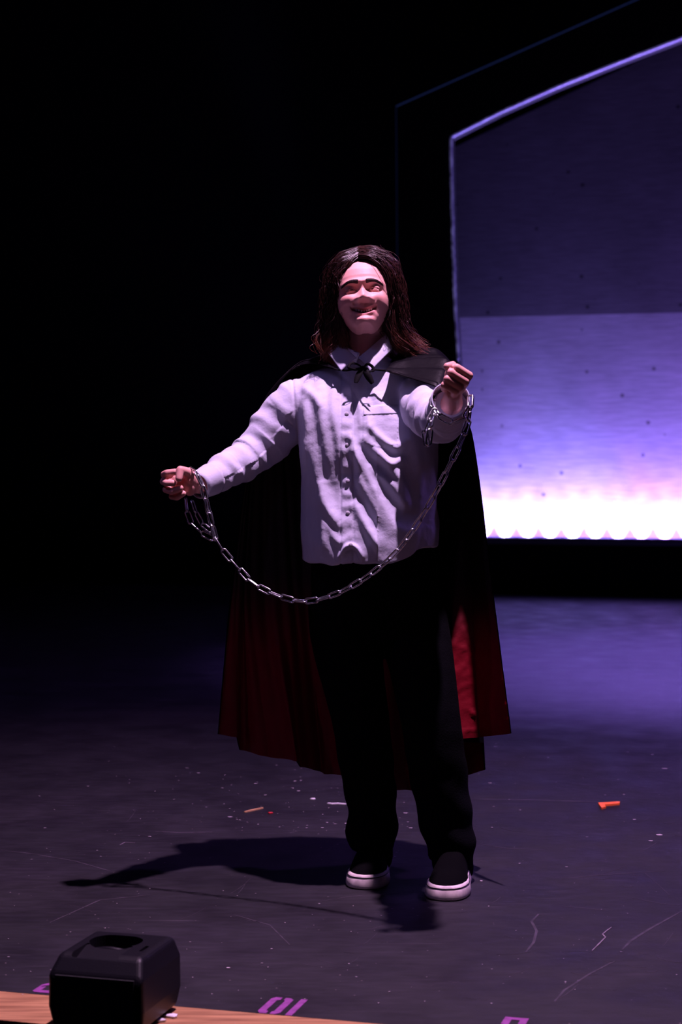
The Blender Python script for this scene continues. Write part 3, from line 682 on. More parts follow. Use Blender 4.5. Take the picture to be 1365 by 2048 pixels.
def strand(pts, r0, r1=.0002):
    n0 = len(hv); n = len(pts)
    for i, p in enumerate(pts):
        t = pts[min(i+1, n-1)]-pts[max(i-1, 0)]; t = t/(np.linalg.norm(t)+1e-9); a = np.cross(t, (0.3, 1, .2)); a /= np.linalg.norm(a)+1e-9; b = np.cross(t, a)
        r = r0*(1-(i/(n-1))**3)+r1*(i/(n-1))**3
        for k in range(3): an = 2.094*k; hv.append(p+a*math.cos(an)*r+b*math.sin(an)*r); htip.append(max(0, min(1, ((HO[2]-.085)-p[2])/.06))*.8)
    for i in range(n-1):
        for k in range(3): hf.append((n0+i*3+k, n0+i*3+(k+1) % 3, n0+i*3+3+(k+1) % 3, n0+i*3+3+k))
def guide(GD, u):
    A = np.array(GD); x = u*(len(A)-1); i = min(int(x), len(A)-2); t = x-i; return A[i]*(1-t)+A[i+1]*t
for GD, N_ in ((RG, 2600), (LG, 2300)):
    clumps = [(random.random(), rng.normal(0, 1.25, 3)) for _ in range(60)]
    for i in range(N_):
        cu, cn = random.choice(clumps); u = min(1, max(0, cu+random.gauss(0, .011))); gd = guide(GD, u).copy()
        depth = random.random()**1.6; cen = np.array((0, -.01, .0))
        tt = np.linspace(0, 1, 8)[:, None]
        gd = gd*(1-(.10*depth)*(1-tt*.5)*np.array((1, 1, 1))) + cn*np.array((.010, .008, .010))*tt**.8 + rng.normal(0, .0048, 3)*(.25+tt)
        keep = 8 if random.random() < .75 else random.choice((6, 7))
        if u < .06: gd[:3] += np.array((0, .001, .001))
        loose = random.random() < .22
        if loose: gd[2:] += rng.normal(0, .0075, (6, 3))
        if GD is LG: gd[3:, 0] += .011
        pts = spl([hw(p) for p in gd[:keep]], 4); pts = np.array(pts); s_ = np.linspace(0, 1, len(pts))
        ph = random.uniform(0, 6.28) if random.random() < .3 else cn[0]*3
        wv = np.stack([np.sin(s_*17+ph), np.sin(s_*13+ph*1.3), .4*np.sin(s_*21+ph)], 1)*(.0034+.0075*s_[:, None])
        strand(pts+wv, random.uniform(.0006, .0011))
# fly-away frizz
for i in range(900):
    GD = RG if random.random() < .55 else LG; u = random.uniform(.1, .9); gd = guide(GD, u)*random.uniform(1.0, 1.06); k0 = random.randint(1, 4); seg_ = gd[k0:k0+3].copy()
    seg_ += rng.normal(0, .006, seg_.shape); pts = np.array(spl([hw(p) for p in seg_], 5)); s_ = np.linspace(0, 1, len(pts))[:, None]
    strand(pts+np.sin(s_*9+i)*rng.normal(0, .003, 3), .0003, .0001)
hairo = mk('hair', hv, hf, M_hair, man)
_a = hairo.data.color_attributes.new('tip', 'FLOAT_COLOR', 'POINT'); _t = np.array(htip); _a.data.foreach_set('color', np.stack([_t, _t, _t, np.ones_like(_t)], 1).astype(np.float32).ravel())
def _tip_light():
    t = M_hair.node_tree; N, L = t.nodes, t.links; b = N['Principled BSDF']; at = N.new('ShaderNodeAttribute'); at.attribute_name = 'tip'
    x = N.new('ShaderNodeMix'); x.data_type = 'RGBA'; src = b.inputs['Base Color'].links[0].from_socket
    L.new(at.outputs['Fac'], x.inputs[0]); L.new(src, x.inputs[6]); x.inputs[7].default_value = (.20, .055, .025, 1); L.new(x.outputs[2], b.inputs['Base Color'])
_tip_light()   # light caught on the hair ends, painted in as copper
# dense under-layer that the strands lie on
uv_, uf = [], []
for GD in (RG, LG):
    n0 = len(uv_); NU, NV = 40, 29
    for i in range(NU):
        gd = guide(GD, i/(NU-1))[:8]*np.linspace(.92, .84, 8)[:, None]; gd[7] = gd[6]*.5+gd[7]*.5
        for p in spl([hw(p) for p in gd], 4): uv_.append(p)
    uf += [tuple(k+n0 for k in q_) for q_ in grid_faces(NV, NU)]
mk('hair_underlayer', uv_, uf, M_hair, hairo)

# ------------------------------------------------------------------ shirt
g = G()
sec_tube(g, [(694, 778, 716, 5.03, 5.15), (655, 812, 733, 5.01, 5.165), (612, 846, 748, 4.995, 5.175), (584, 866, 775, 4.970, 5.185), (584, 874, 810, 4.938, 5.19), (592, 876, 850, 4.912, 5.195), (599, 874, 900, 4.900, 5.195),
             (603, 872, 960, 4.903, 5.19), (604, 874, 1020, 4.893, 5.19), (603, 880, 1075, 4.875, 5.205), (605, 880, 1100, 4.872, 5.205), (606, 878, 1122, 4.876, 5.20)], 64)
S1 = [(P(408, 966, 4.895), .037), (P(430, 953, 4.93), .043), (P(458, 938, 4.98), .051), (P(495, 917, 5.03), .056), (P(530, 885, 5.06), .066), (P(570, 838, 5.07), .077), (P(605, 812, 5.07), .078), (P(640, 805, 5.07), .070)]
g.tube([p for p, r in S1], [r for p, r in S1], 40, sub=6)
S2 = [(P(902, 814, 4.53), .046), (P(899, 822, 4.56), .050), (P(893, 834, 4.62), .052), (P(884, 842, 4.70), .055), (P(872, 834, 4.80), .062), (P(857, 815, 4.92), .070), (P(838, 802, 5.03), .076), (P(815, 800, 5.06), .07)]
g.tube([p for p, r in S2], [r for p, r in S2], 40, sub=6)
sm = remesh(g, .003, 6, .5)
co = getco(sm); no = getno(sm)
def seg_dist(co, a, b):
    ab_ = b-a; t = np.clip(((co-a) @ ab_)/(ab_ @ ab_), 0, 1); return np.linalg.norm(co-(a+t[:, None]*ab_), axis=1), t
def path_param(co, pts):
    best = np.full(len(co), 1e9); s_ = np.zeros(len(co)); acc = 0; side = np.zeros((len(co), 3))
    for a, b in zip(pts, pts[1:]):
        d_, t = seg_dist(co, a, b); L_ = np.linalg.norm(b-a); m_ = d_ < best
        best[m_] = d_[m_]; s_[m_] = acc+t[m_]*L_; side[m_] = (co-(a+t[:, None]*(b-a)))[m_]; acc += L_
    return s_, best, side
disp = np.zeros(len(co))
s1, d1, sd1 = path_param(co, [p for p, r in S1]); s2, d2, sd2 = path_param(co, [p for p, r in S2])
XC = P(740, 900, 5.05)[0]
sl1 = (co[:, 0] < P(592, 900, 5.0)[0]) ; sl2 = (co[:, 1] < 4.90) & (co[:, 0] > .12)
tor = ~(sl1 | sl2)
w1 = np.clip((P(600, 0, 5.0)[0]-co[:, 0])/.03, 0, 1); w2 = np.clip((4.905-co[:, 1])/.03, 0, 1)*(co[:, 0] > .10)
a1 = np.arctan2(sd1[:, 2], sd1[:, 1]); a2 = np.arctan2(sd2[:, 2], sd2[:, 0])
def ridged(x): return 1-2*np.abs(np.sin(x))**.8
nz1 = vnoise(co, 7, 11, 2)
disp += w1*np.clip((s1-.03)/.03, 0, 1)*(.0045*np.sin(s1*62+1.3*a1+1.0*nz1)*(.6+.4*nz1) + .0022*np.sin(s1*118-1.0*a1+2*nz1) + .0012*vnoise(co, 14, 12, 2))
disp += w2*np.clip((s2-.045)/.03, 0, 1)*(.0050*np.sin(s2*70+1.0*a2+1.2*nz1) + .0022*np.sin(s2*130-1.0*a2+2*nz1) + .0012*vnoise(co, 14, 13, 2))
# torso drapery: long soft folds drawn as ridges (photo px on the shirt front)
wt = 1-np.maximum(w1, w2); fr_ = np.clip((5.03-co[:, 1])/.05, 0, 1)*wt
X_ = 682.5+F*co[:, 0]/co[:, 1]; Z_ = HZ-F*(co[:, 2]-CH)/co[:, 1]   # build-time reference coordinates on the cloth
folds = [  # points, height mm, half-width px
 ([(700, 870), (716, 920), (722, 980)], 8, 7), ([(640, 1000), (650, 1060), (648, 1100)], 8, 8), ([(745, 770), (752, 800)], 5, 6), ([(690, 770), (715, 800), (722, 850)], 6, 6), ([(712, 905), (735, 950), (760, 1005), (790, 1060), (830, 1085)], 13, 10), ([(720, 960), (745, 1010), (772, 1060), (800, 1095)], 10, 9),
 ([(712, 1010), (730, 1050), (750, 1085), (770, 1110)], 9, 8), ([(730, 880), (770, 920), (800, 965), (815, 1010)], 10, 10), ([(745, 935), (785, 975), (812, 1020)], 8, 8),
 ([(735, 850), (765, 880), (792, 895), (812, 878)], 8, 7), ([(725, 815), (740, 850), (728, 885)], 5, 7), ([(755, 905), (780, 925), (806, 918)], 8, 7),
 ([(672, 760), (668, 820), (678, 880), (684, 930)], 7, 9), ([(640, 770), (645, 830), (655, 890), (665, 960)], 8, 10), ([(625, 890), (640, 950), (655, 1010), (680, 1045)], 8, 11),
 ([(612, 800), (618, 860), (612, 930)], 6, 8), ([(648, 970), (660, 1020), (684, 1062)], 7, 8), ([(655, 1040), (672, 1075), (690, 1090)], 6, 7),
 ([(705, 760), (702, 830)], 3, 7), ([(760, 790), (775, 830)], 4, 8), ([(600, 770), (625, 790), (648, 820)], 6, 8), ([(800, 770), (812, 830), (818, 900)], 6, 10),
 ([(830, 880), (838, 960), (842, 1040)], 8, 11), ([(858, 900), (862, 980), (860, 1060)], 7, 9), ([(680, 1112), (690, 1098), (704, 1094), (716, 1100), (724, 1114)], 7, 4)]
for pl, h_, wd in folds:
    pl = [np.array((x, y, 0.)) for x, y in pl]; pl = spl(pl, 4); q2 = np.stack([X_, Z_, np.zeros_like(X_)], 1); best = np.full(len(co), 1e9); tt = np.zeros(len(co)); n_ = len(pl)-1
    for i, (a, b) in enumerate(zip(pl, pl[1:])):
        d_, t = seg_dist(q2, a, b); m_ = d_ < best; best[m_] = d_[m_]; tt[m_] = (i+t[m_])/n_
    disp += fr_*h_*.00150*np.exp(-(best/(wd*.82))**2/2)*np.sin(np.pi*np.clip(tt*.86+.07, 0, 1))**.6
# pocket and placket thickness, small crinkles
pock = (X_ > 726) & (X_ < 796) & (Z_ > 811) & (Z_ < 895-.18*np.abs(X_-762)) & (fr_ > .5)
disp += .0024*pock
plk = np.exp(-(np.abs(X_-695)/11)**8); disp += fr_*(.0022*plk + plk*.0014*np.sin(Z_/4.6+2*vnoise(co, 6, 8, 1)))
disp -= fr_*.0022*(np.exp(-((X_-682)/1.6)**2)+np.exp(-((X_-707)/1.6)**2))
disp += wt*(.0030*vnoise(co*np.array((1, 1, .6)), 10, 21, 4) + .0050*vnoise(co*np.array((1, 1, .35)), 4.5, 22, 2))
# armhole seams
for xs, ya, yb in ((585, 755, 905), (868, 770, 840)):
    disp -= .003*np.exp(-((X_-xs-(Z_-ya)*.08)/2.5)**2)*((Z_ > ya-10) & (Z_ < yb) & (co[:, 1] < 5.07))*(xs < 700)
co = co+no*disp[:, None]
# hem: rises towards the right side, slight scallop
lowz = np.clip((P(0, 1000, 4.92)[2]-co[:, 2])/.12, 0, 1)*wt
co[:, 2] += lowz*(np.clip((co[:, 0]-P(735, 0, 4.95)[0])/.19, 0, 1.1)**1.2*.046+.004*np.sin(co[:, 0]*38)+.002*np.sin(co[:, 0]*90))
setco(sm, co)
shirt = link('shirt', sm, M_shirt, man); shirt['label'] = 'loose white button-up shirt'
# surface lookup for trims
from mathutils.bvhtree import BVHTree
bvh = BVHTree.FromPolygons([Vector(c) for c in co], [tuple(p.vertices) for p in sm.polygons])
def on_shirt(px, py, off=.001):
    o_ = Vector((0, 0, CH)); d_ = Vector(((px-682.5)/F, 1, (HZ-py)/F)).normalized(); h = bvh.ray_cast(o_, d_)
    return np.array(h[0])-np.array((0, off, 0)) if h[0] else P(px, py, 4.93)
for (x, y) in ((694, 828), (695, 890), (696, 962), (696, 1026), (702, 1090)):
    c = on_shirt(x, y, .001); g = G(); g.ball(c, (.0058, .0022, .0058), 16); mk('button', g.v, g.f, M_button, shirt)
def patch(name, corners, nu, nv, off, mtl, th=.0015, ripple=0, parent=shirt):
    (x0, y0), (x1, y1), (x2, y2), (x3, y3) = corners; v = []
    for i in range(nv):
        for j in range(nu):
            u, w_ = j/(nu-1), i/(nv-1); x = (x0*(1-u)+x1*u)*(1-w_)+(x3*(1-u)+x2*u)*w_; y = (y0*(1-u)+y1*u)*(1-w_)+(y3*(1-u)+y2*u)*w_
            v.append(on_shirt(x, y, off+ripple*math.sin(j*1.9)))
    v = np.array(v).reshape(nv, nu, 3)
    for _ in range(3):
        s_ = v.copy(); s_[1:-1, 1:-1] = (v[1:-1, 1:-1]*2+v[:-2, 1:-1]+v[2:, 1:-1]+v[1:-1, :-2]+v[1:-1, 2:])/6; v = s_
    o = mk(name, v.reshape(-1, 3), grid_faces(nu, nv, True), mtl, parent); m_ = o.modifiers.new('s', 'SOLIDIFY'); m_.thickness = th; m_.offset = -1; return o
patch('pocket_flap', ((727, 812), (796, 809), (797, 827), (728, 830)), 26, 8, .0012, M_shirt, .002, .0004)
# cuffs
def cuff(c0, c1, r0, r1, name, ref=(0, 0, 1)):
    g = G(); ax = c1-c0; n = 48; ringsO, ringsI = [], []
    for i, t in enumerate(np.linspace(0, 1, 7)): pass
    ts = np.linspace(0, 1, 7); a = np.cross(ref, ax); a /= np.linalg.norm(a); b = np.cross(ax, a); b /= np.linalg.norm(b); v = []
    for rr_, tt_ in ((0, ts), (-.003, ts[::-1])):
        for t in tt_:
            r_ = r0+(r1-r0)*t+rr_+.001*math.sin(t*3)
            for j in range(n): p = 2*math.pi*j/n; k = r_*(1+.03*math.sin(3*p)); v.append(c0+ax*t+a*math.cos(p)*k+b*math.sin(p)*k)
    m_ = 14; f = [(i*n+j, i*n+(j+1) % n, ((i+1) % m_)*n+(j+1) % n, ((i+1) % m_)*n+j) for i in range(m_) for j in range(n)]
    return mk(name, v, f, M_shirt, shirt)
cuff(P(396, 972, 4.875), P(425, 957, 4.925), .0355, .044, 'cuff')
cuff(P(902, 799, 4.497), P(897, 828, 4.60), .0475, .054, 'cuff')
# collar: stand and two pointed leaves
g = G(); pts = [P(716, 716, 4.985), P(690, 704, 5.01), P(674, 690, 5.07), P(690, 678, 5.14), P(730, 672, 5.16), P(768, 678, 5.14), P(784, 690, 5.07), P(765, 704, 5.01), P(728, 718, 4.985)]
g.tube(pts, [(.0035, .015)]*9, 12, ref=(0, 0, 1), sub=6); mk('collar_stand', g.v, g.f, M_shirt, shirt)
def leaf(a, b, c, d, name):
    """collar leaf: a inner-front, b tip, c outer, d top-back"""
    nu, nv = 16, 16; v = []
    for i in range(nv):
        for j in range(nu):
            u, w_ = j/(nu-1), i/(nv-1); p = (a*(1-u)+d*u)*(1-w_)+(b*(1-u)+c*u)*w_; p = p+np.array((0, -.008*math.sin(math.pi*w_)-.004*math.sin(math.pi*u), .003*math.sin(math.pi*w_))); v.append(p)
    o = mk(name, v, grid_faces(nu, nv), M_shirt, shirt); m_ = o.modifiers.new('s', 'SOLIDIFY'); m_.thickness = .002; return o
leaf(P(718, 716, 4.965), P(741, 743, 4.935), P(783, 700, 5.0), P(774, 668, 5.03), 'collar_leaf')
leaf(P(714, 716, 4.965), P(682, 742, 4.940), P(655, 704, 5.0), P(668, 674, 5.035), 'collar_leaf')

# ------------------------------------------------------------------ trousers
g = G()
sec_tube(g, [(628, 866, 1080, 4.955, 5.19), (622, 876, 1140, 4.95, 5.21), (622, 882, 1190, 4.955, 5.215), (634, 878, 1240, 4.965, 5.21), (662, 850, 1280, 4.99, 5.18)], 48)
g.tube([P(684, 1190, 5.08), P(690, 1260, 5.075), P(705, 1350, 5.06), P(722, 1440, 5.055), P(735, 1530, 5.08), P(744, 1610, 5.11), P(744, 1660, 5.13), P(744, 1692, 5.14)],
       [(.100, .112), (.098, .108), (.090, .095), (.080, .085), (.076, .080), (.070, .078), (.072, .078), (.066, .075)], 32, ref=(0, 1, 0), sub=5)
g.tube([P(815, 1190, 5.08), P(828, 1260, 5.07), P(848, 1350, 5.04), P(862, 1440, 5.02), P(876, 1530, 5.03), P(888, 1610, 5.05), P(898, 1670, 5.06), P(902, 1708, 5.065)],
       [(.100, .112), (.098, .108), (.090, .096), (.082, .086), (.080, .082), (.076, .080), (.072, .078), (.066, .074)], 32, ref=(0, 1, 0), sub=5)
# cloth bunched at the ankles
g.tube([P(748, 1688, 5.15), P(748, 1706, 5.155), P(746, 1722, 5.16)], [(.060, .066), (.054, .060), (.046, .055)], 24, ref=(0, 1, 0), sub=3)
g.tube([P(905, 1700, 5.07), P(908, 1724, 5.075), P(908, 1744, 5.08)], [(.062, .068), (.058, .064), (.050, .060)], 24, ref=(0, 1, 0), sub=3)
tm = remesh(g, .004, 5, .5); co = getco(tm); no = getno(tm)
zk = np.clip((.45-co[:, 2])/.35, 0, 1)
co += no*(.004*vnoise(co*np.array((1, 1, .5)), 6, 31, 3) + zk*.0045*np.sin(co[:, 2]*58+1.6*np.sin(co[:, 0]*22)+1.6*vnoise(co, 4, 32, 1)))[:, None]
setco(tm, co); link('trousers', tm, M_trouser, man)['label'] = 'loose black trousers'

# ------------------------------------------------------------------ shoes
def shoe(toe_px, toe_Y, heel_px, heel_Y, name):
    t = P(toe_px, 936+F*CH/toe_Y, toe_Y)[:2]; h = P(heel_px, 936+F*CH/heel_Y, heel_Y)[:2]; ax = h-t; L_ = np.linalg.norm(ax); ax /= L_; sd = np.array((ax[1], -ax[0]))
    # half widths along length (0 toe .. 1 heel)
    S = np.array([0, .03, .08, .16, .28, .42, .58, .75, .88, .96, 1.0]); Wd = np.array([.0, .026, .038, .047, .052, .049, .041, .037, .035, .026, .0])
    def at(s_, x, z): p = t+ax*(s_*L_)+sd*x; return (p[0], p[1], z)
    def outline(k, off, n=40):
        ss = (1-np.cos(np.linspace(0, math.pi, n)))/2; w_ = np.interp(ss, S, Wd)
        w_ = np.sqrt(np.clip(w_, 0, None))*0+w_
        L1 = [(s_+off*(1-2*s_)/L_*-1, w__+off*(1 if 0 < i < n-1 else 0)) for i, (s_, w__) in enumerate(zip(ss, w_))]
        return [(s_, -w__) for s_, w__ in L1]+[(s_, w__) for s_, w__ in L1[::-1][1:-1]]
    root = None
    def ring_solid(levels, mtl, nm, parent):
        v = []; n = None
        for off, z in levels:
            r_ = outline(0, off); n = len(r_); v += [at(s_, x, z+.010*max(0, .12-s_)/.12*0) for s_, x in r_]
        f = [(i*n+j, (i+1)*n+j, (i+1)*n+(j+1) % n, i*n+(j+1) % n) for i in range(len(levels)-1) for j in range(n)]; f.append(tuple(range(n))); f.append(tuple((len(levels)-1)*n+j for j in range(n))[::-1])
        return mk(nm, v, f, mtl, parent)
    # upper
    v = []; ss = np.linspace(.012, .99, 34); n = 28
    Ht = np.interp(ss, [0, .05, .15, .3, .45, .6, .8, .95, 1], [.036, .046, .058, .070, .090, .105, .104, .100, .09]); Wn = np.interp(ss, S, Wd)
    for s_, h_, w_ in zip(ss, Ht, Wn):
        for j in range(n):
            an = math.pi*j/(n-1); c = math.cos(an); s2_ = math.sin(an); sq = .75 if s_ < .35 else .6
            v.append(at(s_, (w_+.0035)*math.copysign(abs(c)**sq, c)*(1-.12*s2_), .022+(h_-.022)*s2_**.85))
    f = grid_faces(n, len(ss)); 
    f.append(tuple(range(n))); f.append(tuple((len(ss)-1)*n+j for j in range(n))[::-1])
    up = mk(name, v, f, M_shoe, man)
    so = ring_solid([(.001, .0), (.008, .003), (.010, .009), (.0075, .024), (.004, .036), (.001, .039)], M_sole, 'sole', up); so['label'] = 'white rubber sole'
    # thin dark line around the foxing
    r_ = outline(0, .0056); g = G(); pts = [at(s_, x, .0325) for s_, x in r_]; pts.append(pts[0]); g.tube(pts, [.0012]*len(pts), 6); mk('foxing_line', g.v, g.f, M_line, up)
shoe(730, 4.965, 752, 5.235, 'shoe')
shoe(888, 4.835, 916, 5.105, 'shoe')

# ------------------------------------------------------------------ cape
rows = [  # (v, [(u, px, py, Y)...])
 (0.00, [(0, 672, 738, 4.95), (.12, 655, 722, 5.02), (.3, 680, 704, 5.13), (.5, 728, 698, 5.17), (.7, 778, 704, 5.14), (.85, 788, 718, 5.04), (.93, 780, 732, 4.97), (1, 770, 742, 4.925)]),
 (0.07, [(0, 622, 728, 5.03), (.12, 606, 722, 5.07), (.3, 640, 712, 5.19), (.5, 728, 712, 5.22), (.7, 800, 702, 5.19), (.85, 815, 702, 5.06), (.93, 818, 724, 4.97), (1, 808, 756, 4.90)]),
 (0.15, [(0, 586, 738, 5.05), (.12, 566, 754, 5.08), (.3, 600, 745, 5.23), (.5, 728, 742, 5.26), (.7, 850, 722, 5.22), (.85, 872, 703, 5.03), (.93, 893, 722, 4.93), (1, 872, 775, 4.83)]),
 (0.22, [(0, 546, 786, 5.08), (.12, 530, 800, 5.12), (.3, 575, 800, 5.25), (.5, 728, 800, 5.28), (.7, 870, 780, 5.24), (.85, 912, 745, 5.10), (.93, 915, 762, 4.93), (1, 900, 792, 4.86)]),
 (0.32, [(0, 505, 880, 5.20), (.12, 508, 890, 5.24), (.3, 570, 890, 5.26), (.5, 728, 890, 5.29), (.7, 870, 880, 5.27), (.85, 925, 870, 5.20), (.93, 925, 870, 5.11), (1, 944, 866, 5.02)]),
 (0.62, [(0, 462, 1190, 5.26), (.12, 490, 1200, 5.28), (.3, 590, 1210, 5.30), (.5, 728, 1220, 5.33), (.62, 830, 1220, 5.31), (.74, 905, 1215, 5.27), (.82, 948, 1200, 5.20), (.88, 908, 1190, 5.13), (.94, 945, 1185, 5.12), (1, 986, 1180, 4.96)]),
 (1.00, [(0, 436, 1469, 5.28), (.05, 474, 1474, 5.29), (.08, 480, 1500, 5.32), (.15, 540, 1514, 5.28), (.22, 594, 1522, 5.21), (.26, 600, 1532, 5.26), (.36, 650, 1547, 5.33), (.44, 700, 1550, 5.27), (.54, 780, 1580, 5.32), (.62, 850, 1582, 5.36), (.70, 933, 1578, 5.27), (.74, 925, 1552, 5.22),
         (.79, 971, 1540, 5.17), (.835, 968, 1485, 5.12), (.875, 880, 1482, 5.09), (.94, 960, 1474, 5.10), (1, 1023, 1467, 4.94)])]
NU, NV = 260, 150; us = np.linspace(0, 1, NU)
def smooth_interp(u, U, V):
    U = np.array(U); V = np.array(V); i = np.clip(np.searchsorted(U, u)-1, 0, len(U)-2); t = (u-U[i])/(U[i+1]-U[i]); t = t*t*(3-2*t)*.5+t*.5
    return V[i]*(1-t)[:, None]+V[i+1]*t[:, None]
RW = []
for v_, pts in rows:
    RW.append((v_, smooth_interp(us, [p[0] for p in pts], [P(*p[1:]) for p in pts])))
VV = [r[0] for r in RW]; A_ = []
for vv in np.linspace(0, 1, NV):
    i = min(max(np.searchsorted(VV, vv)-1, 0), len(VV)-2); t = (vv-VV[i])/(VV[i+1]-VV[i])
    p0, p1, p2, p3 = (RW[max(i-1, 0)], RW[i], RW[i+1], RW[min(i+2, len(RW)-1)])
    h = p2[0]-p1[0]; m1 = (p2[1]-p0[1])/(p2[0]-p0[0]+1e-9); m2 = (p3[1]-p1[1])/(p3[0]-p1[0]+1e-9)
    # limited tangents keep the long drop straight
    row = (2*t**3-3*t**2+1)*p1[1]+(t**3-2*t**2+t)*h*m1*.7+(-2*t**3+3*t**2)*p2[1]+(t**3-t**2)*h*m2*.7
    A_.append(row)
A_ = np.array(A_)
vg = np.linspace(0, 1, NV)[:, None]; ug = us[None, :]
# pleats fanning from the neck
pl = np.sin(ug*62+2.5*np.sin(ug*9))*.6+np.sin(ug*131+1)*.4
A_[:, :, 1] += pl*(.004+.012*np.clip(vg-.25, 0, 1))*np.clip(vg/.05, 0, 1)*(1-.5*(ug > .8))
fan = (np.sin(ug*190+6*vg)+.6*np.sin(ug*97)+.7*np.sin(ug*330+3*vg)*.5)*np.clip(vg/.03, 0, 1)*np.clip((.26-vg)/.1, 0, 1)*(ug > .66)
A_[:, :, 2] += fan*.0055; A_[:, :, 1] += fan*.005
A_[:, :, 1] += .0016*vnoise(A_.reshape(-1, 3), 12, 41, 3).reshape(NV, NU)*np.clip((vg-.4)*3, 0, 1)*2.2
# creases pressed in the lining
for k in range(26):
    u0, v0 = rng.uniform(.85, 1.0), rng.uniform(.68, .99); an = rng.uniform(0, 3.14); du, dv = (ug-u0)*1.6, (vg-v0); L1 = du*math.cos(an)+dv*math.sin(an); L2 = -du*math.sin(an)+dv*math.cos(an)
    A_[:, :, 1] -= .0022*np.exp(-(L1/.05)**2-(L2/.005)**2)
cf = grid_faces(NU, NV)
cape = mk('cape', A_.reshape(-1, 3), cf, M_cape, man); cape['label'] = 'long black cape with red lining'
me = cape.data; nn = getno(me); cc = getco(me)
mid = (NV//2)*NU+NU//2; sgn = 1 if nn[mid][1] > 0 else -1           # outward is away from the camera at the back
outer_ = cc+nn*sgn*.0012; inner_ = cc-nn*sgn*.0022
if sgn < 0: cf2 = [q_[::-1] for q_ in cf]
else: cf2 = cf
bpy.data.objects.remove(cape)
cape = mk('cape', outer_, cf2, M_cape, man); cape['label'] = 'long black satin cape'
lin = mk('lining', inner_, [q_[::-1] for q_ in cf2], M_lining, cape); lin['label'] = 'satin lining fading from black to dark red'
# tie cord and bow
g = G(); cord = [P(668, 738, 4.955), P(690, 741, 4.945), P(712, 738, 4.938), P(728, 736, 4.935), P(745, 739, 4.938), P(772, 741, 4.925)]
g.tube(cord, [.0028, .0024, .003, .003, .0024, .003], 10, sub=6)
g.ball(P(727, 737, 4.932), (.007, .006, .008), 14)
mk('tie_cord', g.v, g.f, M_cord, cape)
def ribbon(pts, w_, name):
    pts = spl([P(*p) for p in pts], 8); v = []
    for i, p in enumerate(pts):
        t = pts[min(i+1, len(pts)-1)]-pts[max(i-1, 0)]; t /= np.linalg.norm(t)+1e-9; b = np.cross(t, (0, 1, 0)); b /= np.linalg.norm(b)+1e-9; b = b*.9+np.array((0, -.25, .2)); ww = w_*(.5+.5*math.sin(math.pi*i/(len(pts)-1)))
        v += [p-b*ww, p, p+b*ww]
    o = mk(name, v, grid_faces(3, len(pts)), M_cord, cape); m_ = o.modifiers.new('s', 'SOLIDIFY'); m_.thickness = .0012
ribbon([(727, 737, 4.930), (716, 729, 4.918), (703, 727, 4.92), (698, 735, 4.915), (710, 739, 4.918), (727, 738, 4.926)], .004, 'bow_loop')
ribbon([(727, 737, 4.930), (735, 728, 4.918), (745, 733, 4.92), (748, 741, 4.915), (738, 743, 4.918), (727, 738, 4.926)], .004, 'bow_loop')
ribbon([(727, 737, 4.928), (734, 748, 4.918), (740, 757, 4.914), (746, 767, 4.91)], .009, 'bow_tail')
ribbon([(725, 738, 4.928), (718, 750, 4.918), (712, 766, 4.91)], .010, 'bow_tail')

# ------------------------------------------------------------------ the chain
LL, LW, LR = .0445, .0185, .0024
def link_mesh():
    n, m_ = 44, 10; v = []; f = []; hs = LL/2-LW/2; r_ = LW/2-LR
    for i in range(n):
        t = 2*math.pi*i/n; c = np.array((math.cos(t)*r_, math.sin(t)*r_+math.copysign(hs, math.sin(t)) if abs(math.sin(t)) > 1e-6 else 0, 0.))
        if abs(math.sin(t)) <= 1e-6: c[1] = 0
        nrm = np.array((math.cos(t), math.sin(t), 0))
        for j in range(m_): p = 2*math.pi*j/m_; v.append(c+nrm*math.cos(p)*LR+np.array((0, 0, 1))*math.sin(p)*LR)
    f = [(i*m_+j, ((i+1) % n)*m_+j, ((i+1) % n)*m_+(j+1) % m_, i*m_+(j+1) % m_) for i in range(n) for j in range(m_)]
    me = bpy.data.meshes.new('chain_link'); me.from_pydata([tuple(p) for p in v], [], f); me.materials.append(M_chain); me.polygons.foreach_set('use_smooth', [True]*len(f)); me.update(); return me
chain = empty('chain', P(620, 1200, 4.68), 'long silver steel chain hanging in a curve between the two raised fists', 'chain')
LM = link_mesh(); proto = None
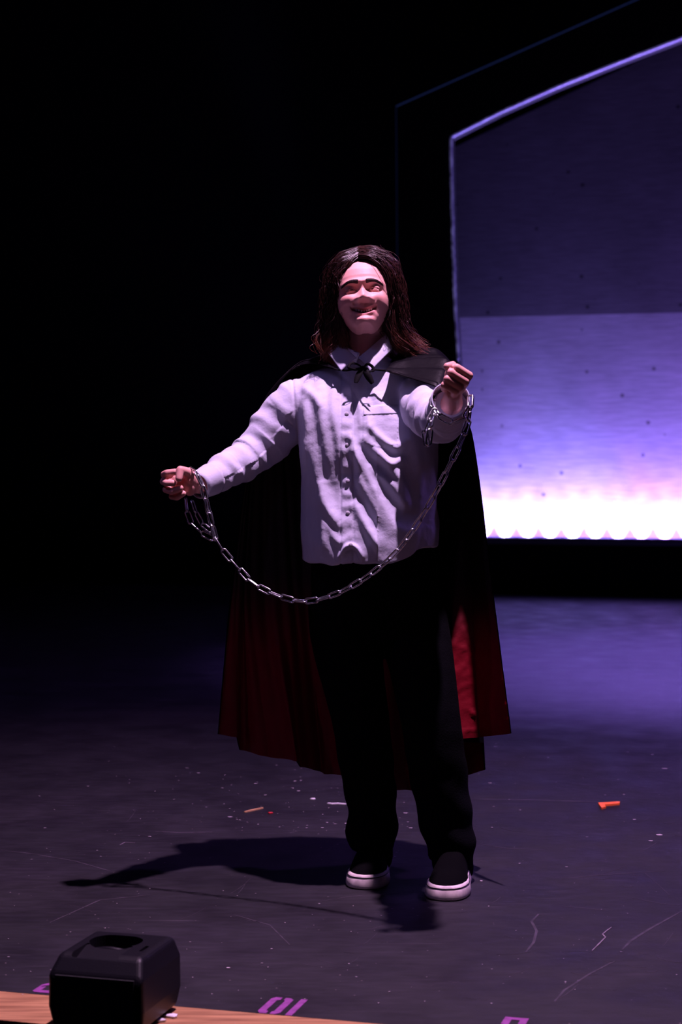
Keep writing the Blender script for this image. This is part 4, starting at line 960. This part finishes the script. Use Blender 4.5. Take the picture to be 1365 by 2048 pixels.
def lay(path, ph0=0, tw=0.0, seedj=0):
    global proto
    pts = np.array(spl([np.array(p, float) for p in path], 24)); sg = np.linalg.norm(np.diff(pts, axis=0), axis=1); s_ = np.concatenate([[0], np.cumsum(sg)])
    pitch = LL-4*LR*.92; n = int(round(s_[-1]/pitch)); st = s_[-1]/max(n, 1)
    def at(q_): return np.array([np.interp(q_, s_, pts[:, k]) for k in range(3)])
    for i in range(n):
        a, b = at(max(0, i*st)), at(min(s_[-1], (i+1)*st)); y = Vector(b-a).normalized(); c = Vector((a+b)/2)
        ref = Vector((0, 1, .15)); z = (ref-y*ref.dot(y)).normalized(); an = ph0+(math.pi/2 if i % 2 else 0)+tw*i+random.uniform(-.16, .16)
        z = Matrix.Rotation(an, 3, y) @ z; x = y.cross(z)
        M4 = Matrix((x, y, z)).transposed().to_4x4(); M4.translation = c
        if proto is None: o = bpy.data.objects.new('chain_link', LM); proto = o
        else: o = proto.copy()
        COL.objects.link(o); o.parent = chain; o.matrix_parent_inverse = chain.matrix_basis.inverted(); o.matrix_basis = M4
def around(c, r, ax, a0, a1, n, ref=(0, 0, 1), drop=0):
    ax = np.array(ax)/np.linalg.norm(ax); a = np.cross(ref, ax); a /= np.linalg.norm(a); b = np.cross(ax, a)
    return [c+a*math.cos(t)*r+b*math.sin(t)*r+ax*drop*i/(n-1) for i, t in enumerate(np.radians(np.linspace(a0, a1, n)))]
# main hanging span
lay([P(942, 792, 4.50), P(939, 835, 4.47), P(926, 875, 4.46), P(904, 922, 4.47), P(874, 982, 4.50), P(838, 1043, 4.54), P(800, 1096, 4.58), P(757, 1137, 4.62), P(712, 1168, 4.66), P(662, 1192, 4.70), P(607, 1203, 4.74), P(553, 1190, 4.77), P(505, 1165, 4.80), P(470, 1128, 4.82), P(447, 1102, 4.83), P(432, 1078, 4.84)], .35, .05)
# around the cuff of the raised fist: front loop and hanging tail
lay([P(942, 792, 4.50), P(940, 818, 4.475), P(926, 838, 4.455), P(905, 845, 4.45), P(884, 836, 4.455), P(871, 822, 4.47), P(864, 806, 4.50), P(870, 790, 4.545)], .9, .25)
lay([P(871, 820, 4.462), P(862, 836, 4.45), P(853, 850, 4.45), P(850, 866, 4.45), P(855, 889, 4.45)], .2, .1)
lay([P(866, 826, 4.455), P(862, 850, 4.44), P(860, 870, 4.44), P(857, 892, 4.44)], 1.1, .0)
# strands round the lower wrist
lay([P(432, 1080, 4.84), P(424, 1050, 4.84), P(415, 1015, 4.835), P(409, 985, 4.83), P(402, 962, 4.825), P(391, 944, 4.835), P(380, 938, 4.86)], .5, .12)
lay([P(430, 1076, 4.85), P(420, 1035, 4.86), P(413, 1000, 4.86), P(405, 975, 4.835), P(396, 950, 4.83)], 1.4, .1)
lay([P(428, 1078, 4.86), P(404, 1066, 4.87), P(382, 1046, 4.88), P(373, 1020, 4.90), P(371, 996, 4.91)], .2, .1)
lay([P(424, 1064, 4.87), P(404, 1048, 4.89), P(392, 1026, 4.91), P(384, 1000, 4.93)], 1.0, .1)
